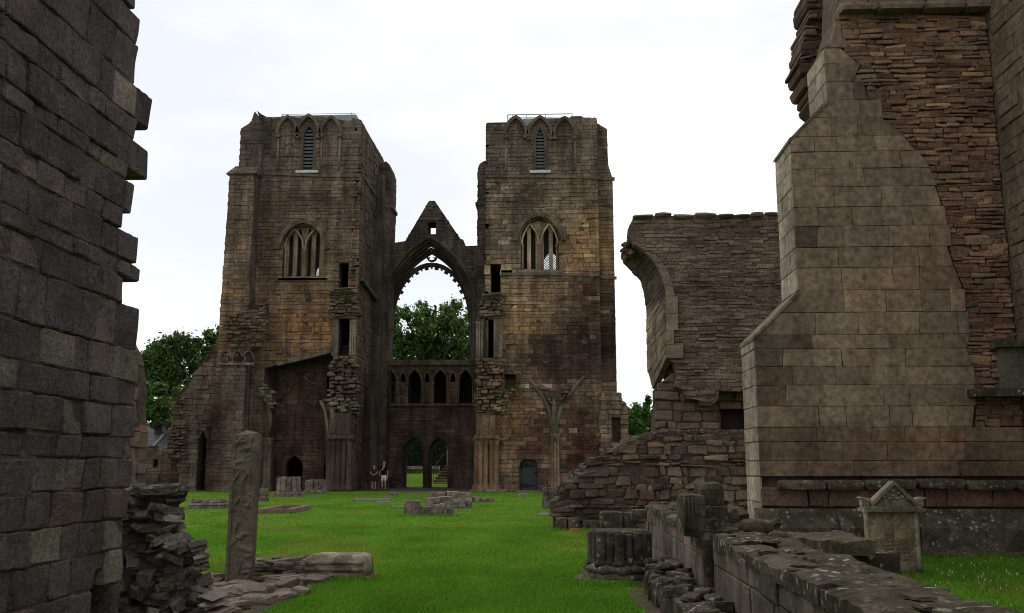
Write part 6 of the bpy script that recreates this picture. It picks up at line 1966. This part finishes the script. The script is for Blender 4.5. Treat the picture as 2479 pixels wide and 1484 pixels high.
# ================================================================== near ashlar wall (left)
XN = -3.8
nw = thing('ashlar_wall', (XN, 4, 0), 'tall dark ashlar wall with toothed broken edge filling the near left', 'wall')
bands = [(-420, 322), (-340, 330), (-250, 318), (-160, 335), (-80, 326), (-30, 320), (32, 333), (106, 330), (204, 362), (290, 323), (340, 358), (412, 303), (450, 318), (522, 288), (572, 325), (642, 333), (680, 292), (745, 328), (850, 331), (925, 329), (985, 326), (1060, 318), (1110, 312), (1180, 304), (1250, 298), (1322, 292), (1400, 287), (1484, 285), (1600, 285)]
oN = []
crsN = []
zprev = None
ptsN = []
for i, (yt, xe) in enumerate(bands[:-1]):
    yb = bands[i + 1][0]
    Yt, zt1 = atx(xe, yt, XN); Yb2, zb1 = atx(xe, yb, XN)
    ptsN.append(((Yt + Yb2) / 2, atx(322, yt, XN)[1], atx(322, yb, XN)[1]))
zbot = ptsN[-1][2]
ptsN.append((ptsN[-1][0], zbot, 0.0))
for (yy, zt1, zb1) in ptsN:
    oN += [(yy, zt1), (yy, zb1 + .0005)]
    crsN.append((zb1, zt1))
# split the tall courses above the frame's toothing
oN = [(-5, 0), ] + [(-5, oN[0][1])] + oN
nic = [atx(218, 1484, XN), atx(266, 1484, XN), atx(266, 1405, XN), atx(256, 1382, XN), atx(242, 1374, XN), atx(228, 1382, XN), atx(218, 1405, XN)]
oNs = [(y - .03, z) for y, z in oN]
oNs[0], oNs[1] = (-5, 0), (-5, oN[1][1])
s_ = slab('wall', FXp(XN), oNs, [nic], 0, -1.1, 'near_stone', nw, (.085, .075, .068))
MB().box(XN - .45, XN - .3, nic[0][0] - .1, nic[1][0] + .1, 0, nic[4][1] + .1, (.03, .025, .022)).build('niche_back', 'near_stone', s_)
ncol = lambda c, R: pick([(5, (.092, .080, .078)), (3, (.076, .067, .067)), (2.5, (.118, .102, .094)), (.7, (.105, .076, .072)), (.6, (.185, .170, .135))], R, .85)
emit(s_, masonry(FXp(XN), oN, [nic], courses=crsN, w=(.2, .54), proud=(.006, .028), gap=.010, cham=.012, jit=.011, tilt=.016, rough=.016, sub=(6, 5), rnd=.05, back=.35, col=ncol, seed=121), 'near_stone', 300)

# rubble core stub at the foot of that wall
rs = thing('rubble_stub', (-4.2, 9.3, 0), 'jagged rubble wall core between the near ashlar wall and the carved stone', 'rubble')
YS = 9.0
oC = PY(YS, [(215, 1600), (215, 1188), (300, 1184), (350, 1186), (385, 1190), (396, 1225), (398, 1262), (414, 1288), (428, 1310), (450, 1322), (458, 1348), (448, 1372), (460, 1395), (450, 1425), (490, 1455), (530, 1484), (545, 1560)])
oC = [(x, max(z, 0)) for x, z in oC]
s_ = slab('core', FY(YS + .14), [(x - .10, z * .985) for x, z in oC], [], 0, -.4, 'core_stone', rs, (.115, .105, .10))
kcol = lambda c, R: pick([(3, (.082, .073, .069)), (2.5, (.060, .053, .050)), (1.5, (.15, .14, .13)), (.5, (.23, .215, .195)), (.6, (.11, .09, .075))], R, .9)
stn = masonry(FY(YS + .2), oC, [], ch=(.05, .13), w=(.1, .30), proud=(-.05, .26), gap=.03, cham=.026, jit=.03, tilt=.24, rough=.035, rnd=.12, rag=.08, wob=.09, back=.25, sub=(2, 2), col=kcol, seed=131)
emit(s_, stn, 'core_stone', 260)
R = random.Random(55)
for i in range(150):                               # angular blocks standing proud of the core
    u, v_ = R.uniform(300, 495), R.uniform(1195, 1500)
    if u > 388 + max(0, v_ - 1240) * .60 or u > 462: continue
    X, Z = aty(u, v_, YS)
    V, F = block((X, YS + (R.uniform(-.02, .2) if i % 2 else R.uniform(.2, .5)), Z), (R.uniform(.07, .2), R.uniform(.1, .3), R.uniform(.04, .12)), (R.uniform(-.6, .6), R.uniform(-.5, .5), R.uniform(-.8, .8)), .32, i + 2000, 2, .04)
    MB().add(V, F, kcol((0, 0, 0), R)).build('core_block', 'core_stone', rs, center=True)
for i in range(16):                                # flat lichened stones on its head
    u = R.uniform(300, 388)
    X, Z = aty(u, 1190, YS)
    V, F = block((X, YS + R.uniform(.05, .5), Z + R.uniform(-.02, .03)), (R.uniform(.18, .32), R.uniform(.2, .4), R.uniform(.05, .09)), (R.uniform(-.1, .1), R.uniform(-.1, .1), R.uniform(0, 3)), .16, i + 2100, 3, .12)
    MB().add(V, F, (.17, .16, .14)).build('head_stone', 'lichen_stone', rs, center=True)
# footing stones and rubble strip leading to the carved stone
fs = thing('footing_stones', (-3.6, 11, 0), 'low strip of broken footing stones at the base of the carved stone', 'stones')
for i in range(85):
    y = R.uniform(9.0, 12.9)
    x0_ = -4.9 + (y - 9) * .0; x1_ = -3.25 + (1.0 if y > 11.5 else 0) * .35 - abs(y - 11) * .1
    x = R.uniform(x0_, x1_)
    s2 = R.uniform(.15, .5)
    V, F = block((x, y, R.uniform(.0, .07)), (s2, s2 * R.uniform(.5, 1), R.uniform(.07, .16)), (R.uniform(-.1, .1), R.uniform(-.1, .1), R.uniform(0, 3)), .18, i + 2200, 3, .12)
    MB().add(V, F, pick([(2, (.12, .105, .085)), (1, (.17, .15, .12)), (2, (.09, .075, .06))], R)).build('stone', 'core_stone', fs, center=True)
X, Y = aty(508, 1462, 10.0)[0], 10.0
V, F = block((X, Y, .10), (.32, .34, .26), (0, 0, .1), .07, 2400, 4, .08)
MB().add(V, F, (.13, .11, .088)).build('corner_block', 'core_stone', fs, center=True)

# ================================================================== carved standing stone
YQ = 12.45
ps = thing('standing_stone', (-4.15, YQ, 0), 'tall leaning carved stone slab standing on the lawn by the rubble', 'standing stone')
bm = bmesh.new()
NZ, NA, NBk = 130, 34, 16
xb0, xb1 = aty(526, 1420, YQ)[0], aty(608, 1420, YQ)[0]
xt0, xt1 = aty(545, 1050, YQ)[0], aty(631, 1050, YQ)[0]
zT = aty(590, 1040, YQ)[1]
R = random.Random(8)
fig = []
for k in range(34):
    fig.append((R.uniform(.2, .95), R.uniform(.08, .97), R.uniform(.06, .14), R.uniform(.022, .045), R.choice((.1, 1.4, 1.7, 2.2, .8, 3.0))))
def relief(a, t_):
    h = 0
    for (ca_, ct_, l, w_, an) in fig:
        dx, dz = (a - ca_) * .5, (t_ - ct_) * 2.0
        u_ = dx * math.cos(an) + dz * math.sin(an); v2 = -dx * math.sin(an) + dz * math.cos(an)
        h = max(h, math.exp(-(u_ / l) ** 2 - (v2 / (w_ * .8)) ** 2))
    return h
V, F = [], []
sec = []
W_ = xb1 - xb0; D_ = .32
for k in range(NA): sec.append((k / NA, 0.0, 'f'))
for k in range(NBk): sec.append((1.0, k / NBk, 'r'))
for k in range(NA): sec.append((1 - k / NA, 1.0, 'b'))
for k in range(NBk): sec.append((0.0, 1 - k / NBk, 'l'))
ns = len(sec)
for j in range(NZ + 1):
    t_ = j / NZ
    zz = t_ * zT
    xl_, xr_ = xb0 + (xt0 - xb0) * t_, xb1 + (xt1 - xb1) * t_
    for (a, d, fc) in sec:
        # plan: front face turned so that the left side shows a sliver
        px_ = xl_ + (xr_ - xl_) * (.26 + .74 * a) if fc == 'f' else None
        fx = xl_ + (xr_ - xl_) * (.22 + .78 * a) - d * (xr_ - xl_) * .22 * (1 if a < .5 else .6)
        fy = YQ - .02 + d * .34 + a * -.03
        topz = zz
        if t_ > .93: 
            edge = max(abs(a - .5), abs(d - .5)) * 2
            topz -= max(0, edge - .85) * .10 * (t_ - .93) / .07 + (1 - a) * .03 * (t_ - .93) / .07
            ins_ = (t_ - .93) / .07 * .035 * edge
            fx += (.5 - a) * ins_; fy += (.5 - d) * ins_
        nv_ = noise.fractal(Vector((fx * 14, fy * 14, zz * 14)), 1, 2, 4) * .010 + noise.noise(Vector((fx * 2, fy * 2, zz * 2.2))) * .008
        if fc == 'f':
            fy -= (relief(a, t_) - .4) * .035 if a > .12 else 0
        fy -= nv_ if fc in 'f' else -nv_
        fx += nv_ * (1 if fc == 'r' else -1 if fc == 'l' else 0)
        V.append((fx, fy, topz - .03))
for j in range(NZ):
    for k in range(ns):
        k2 = (k + 1) % ns
        F.append((j * ns + k, j * ns + k2, (j + 1) * ns + k2, (j + 1) * ns + k))
ct_i = len(V)
V.append((sum(v[0] for v in V[-ns:]) / ns, sum(v[1] for v in V[-ns:]) / ns, zT + .0))
for k in range(ns): F.append((NZ * ns + k, NZ * ns + (k + 1) % ns, ct_i))
MB().add(V, F, (.098, .089, .068)).build('slab', 'pillar_stone', ps, False)

# fallen moulded stone beside it
fl = thing('fallen_stone', (-3.2, 13.2, 0), 'long fallen moulded stone crusted with white lichen beside the carved stone', 'stone')
a, b_ = atz(612, 1408), atz(893, 1402)
V, F = block(((a[0] * .55 + b_[0] * .45), 13.35, .14), (.95, .55, .3), (0, -.02, .02), .07, 71, 5, .1)
V, F = block((b_[0] - .42, 13.3, .17), (.86, .5, .34), (0, .0, .03), .05, 72, 6, .16)
MB().add(V, F, (.25, .225, .18)).build('moulded_block', 'lawn_stone', fl, True, center=True)
for i, z in enumerate((.07, .15, .235)):
    m_ = MB(); m_.tube([(b_[0] - .86 + k * .1, 13.04 + R.uniform(-.01, .01), z + R.uniform(-.006, .006)) for k in range(9)], [.03 + R.uniform(-.008, .008) for k in range(9)], 7, (.17, .15, .12)); m_.build('moulding', 'lawn_stone', fl, True)
for i in range(26):
    x = R.uniform(a[0] - .1, b_[0] - .75)
    V, F = block((x, R.uniform(13.05, 13.6), R.uniform(.05, .24)), (R.uniform(.2, .45), R.uniform(.15, .4), R.uniform(.08, .16)), (R.uniform(-.1, .1), R.uniform(-.15, .15), R.uniform(-.6, .6)), .2, i + 2500, 3, .12)
    MB().add(V, F, pick([(2, (.15, .135, .11)), (1, (.2, .18, .14)), (1, (.10, .085, .07))], R)).build('stone', 'lawn_stone', fl, center=True)
V, F = block(((a[0] + b_[0]) / 2 - .1, 13.3, .02), (1.9, .7, .08), (0, 0, .02), .08, 73, 5, .1)
MB().add(V, F, (.14, .12, .095)).build('footing', 'lawn_stone', fl)

# ================================================================== grass and daisies
def blades(name, regions, label, seed, hgt=(.018, .045)):
    nr = np.random.RandomState(seed)
    P_, H_ = [], []
    for (x0, x1, y0, y1, n_) in regions:
        P_.append(np.stack([nr.uniform(x0, x1, n_), nr.uniform(y0, y1, n_)], axis=1)); 
    p = np.concatenate(P_); k = len(p)
    # keep within the view
    yc = p[:, 1]; xs = p[:, 0] / yc
    keep = (xs > -.62) & (xs < .56)
    earth = ((p[:, 0] < -3.15) & (p[:, 1] < 12.9) & (p[:, 0] > -5.4)) | ((p[:, 0] > .92) & (p[:, 0] < 2.1) & (p[:, 1] < 12.5))
    keep &= ~(earth & (nr.uniform(size=k) < .9))
    p = p[keep]; k = len(p)
    z = np.zeros((k, 1))
    base = np.concatenate([p, z], axis=1)
    an = nr.uniform(0, 2 * np.pi, k)
    w_ = nr.uniform(.003, .006, k) * (1 + p[:, 1] / 18)
    h = nr.uniform(hgt[0], hgt[1], k)
    dx = np.stack([np.cos(an) * w_, np.sin(an) * w_, np.zeros(k)], axis=1)
    tip = np.stack([nr.normal(0, .012, k), nr.normal(0, .012, k), h], axis=1)
    v = np.stack([base - dx, base + dx, base + tip], axis=1).reshape(-1, 3)
    pal = np.array([(.102, .248, .024), (.127, .268, .030), (.078, .190, .019), (.18, .262, .036), (.24, .235, .055)])
    dry = np.array([noise.noise(Vector((float(a) * .35, float(b) * .35, 3.0))) for a, b in p])
    idx = nr.choice(5, k, p=[.34, .27, .25, .11, .03])
    idx = np.where((dry > .12) & (nr.uniform(size=k) < .45), 4, idx)
    tone = np.array([noise.fractal(Vector((float(a) * .9, float(b) * .5, 9.0)), 1, 2, 3) for a, b in p])[:, None]
    cc = pal[idx] * nr.uniform(.7, 1.3, (k, 1)) * (1 + .28 * tone)
    me = bpy.data.meshes.new(name)
    me.vertices.add(len(v)); me.vertices.foreach_set('co', v.ravel())
    me.loops.add(k * 3); me.loops.foreach_set('vertex_index', np.arange(k * 3))
    me.polygons.add(k); me.polygons.foreach_set('loop_start', np.arange(k) * 3)
    me.update(); me.validate()
    ca = me.color_attributes.new('Col', 'FLOAT_COLOR', 'POINT')
    arr = np.ones((len(v), 4), dtype=np.float32); arr[:, :3] = np.repeat(cc, 3, axis=0)
    ca.data.foreach_set('color', arr.ravel())
    me.materials.append(MATS['grass_blade'])
    o = bpy.data.objects.new(name, me); COL.objects.link(o)
    o['kind'] = 'stuff'; o['label'] = label
    return o
blades('grass', [(-6, 1.6, 8.5, 15, 170000), (-9, 3, 15, 24, 110000), (-14, 3, 24, 36, 60000), (-18, 3, 36, 50, 30000), (2.2, 8.2, 8, 16.7, 70000)], 'short mown lawn grass across the nave', 5)
blades('long_grass', [(-4.0, -2.5, 12.85, 13.05, 900), (-4.6, -3.6, 12.2, 12.45, 260), (-.1, 2.6, 22.5, 22.75, 900), (.1, 1.0, 12.55, 12.8, 500), (-4.8, -2.9, 28.2, 28.45, 400), (-5.2, -2.4, 9.0, 9.0 + .2, 400), (-4.6, -2.4, 12.75, 13.1, 1200), (4.0, 8.3, 16.5, 16.75, 1800), (.3, 1.0, 12.4, 13.0, 500), (4.6, 5.6, 14.2, 14.5, 400)], 'longer tufts along the stones', 6, (.04, .1))
nr = np.random.RandomState(3)
m_ = MB()
for i in range(220):
    x, y = nr.uniform(4.6, 8.2), nr.uniform(9.0, 16.4)
    if noise.noise(Vector((x * .8, y * .8, 0))) < -.12: continue
    r = nr.uniform(.005, .009)
    z = nr.uniform(.03, .05)
    m_.add([(x + r * math.cos(k * 1.047), y + r * math.sin(k * 1.047), z + (.004 if k % 2 else 0)) for k in range(6)] + [(x, y, z + .004), (x, y, 0)], [(k, (k + 1) % 6, 6) for k in range(6)] + [(0, 3, 7)])
o = m_.build('daisies', 'daisy_white'); o['kind'] = 'stuff'; o['label'] = 'white daisies scattered in the grass by the headstone'
# weeds rooted on the broken masonry ledges
R = random.Random(91)
for (u, v_, Y, n_, lab) in ((835, 712, 52.6, 60, 'weeds sprouting on the broken ledge of the rounded tower'), (1195, 722, 52.5, 60, 'weeds sprouting on the broken ledge of the ochre tower'), (1240, 930, 52.6, 40, 'weeds on the springer beside the small square window')):
    X, Z = aty(u, v_, Y)
    m_ = MB()
    for i in range(n_ * 6):
        x, z = X + R.gauss(0, .35), Z - abs(R.gauss(0, .3)) + .15
        a_ = R.uniform(0, 6.28); s2 = R.uniform(.04, .1)
        y = Y - R.uniform(.0, .35)
        m_.add([(x, y, z), (x + s2 * math.cos(a_), y + s2 * math.sin(a_) * .5, z + s2 * .5), (x + s2 * .3 * math.cos(a_ + 1), y - s2 * .3, z + s2)], [(0, 1, 2)], (.05, .06, .02))
    o = m_.build('weeds', 'leaf'); prop(o, lab, 'weeds', 'weeds on the masonry', 'stuff')
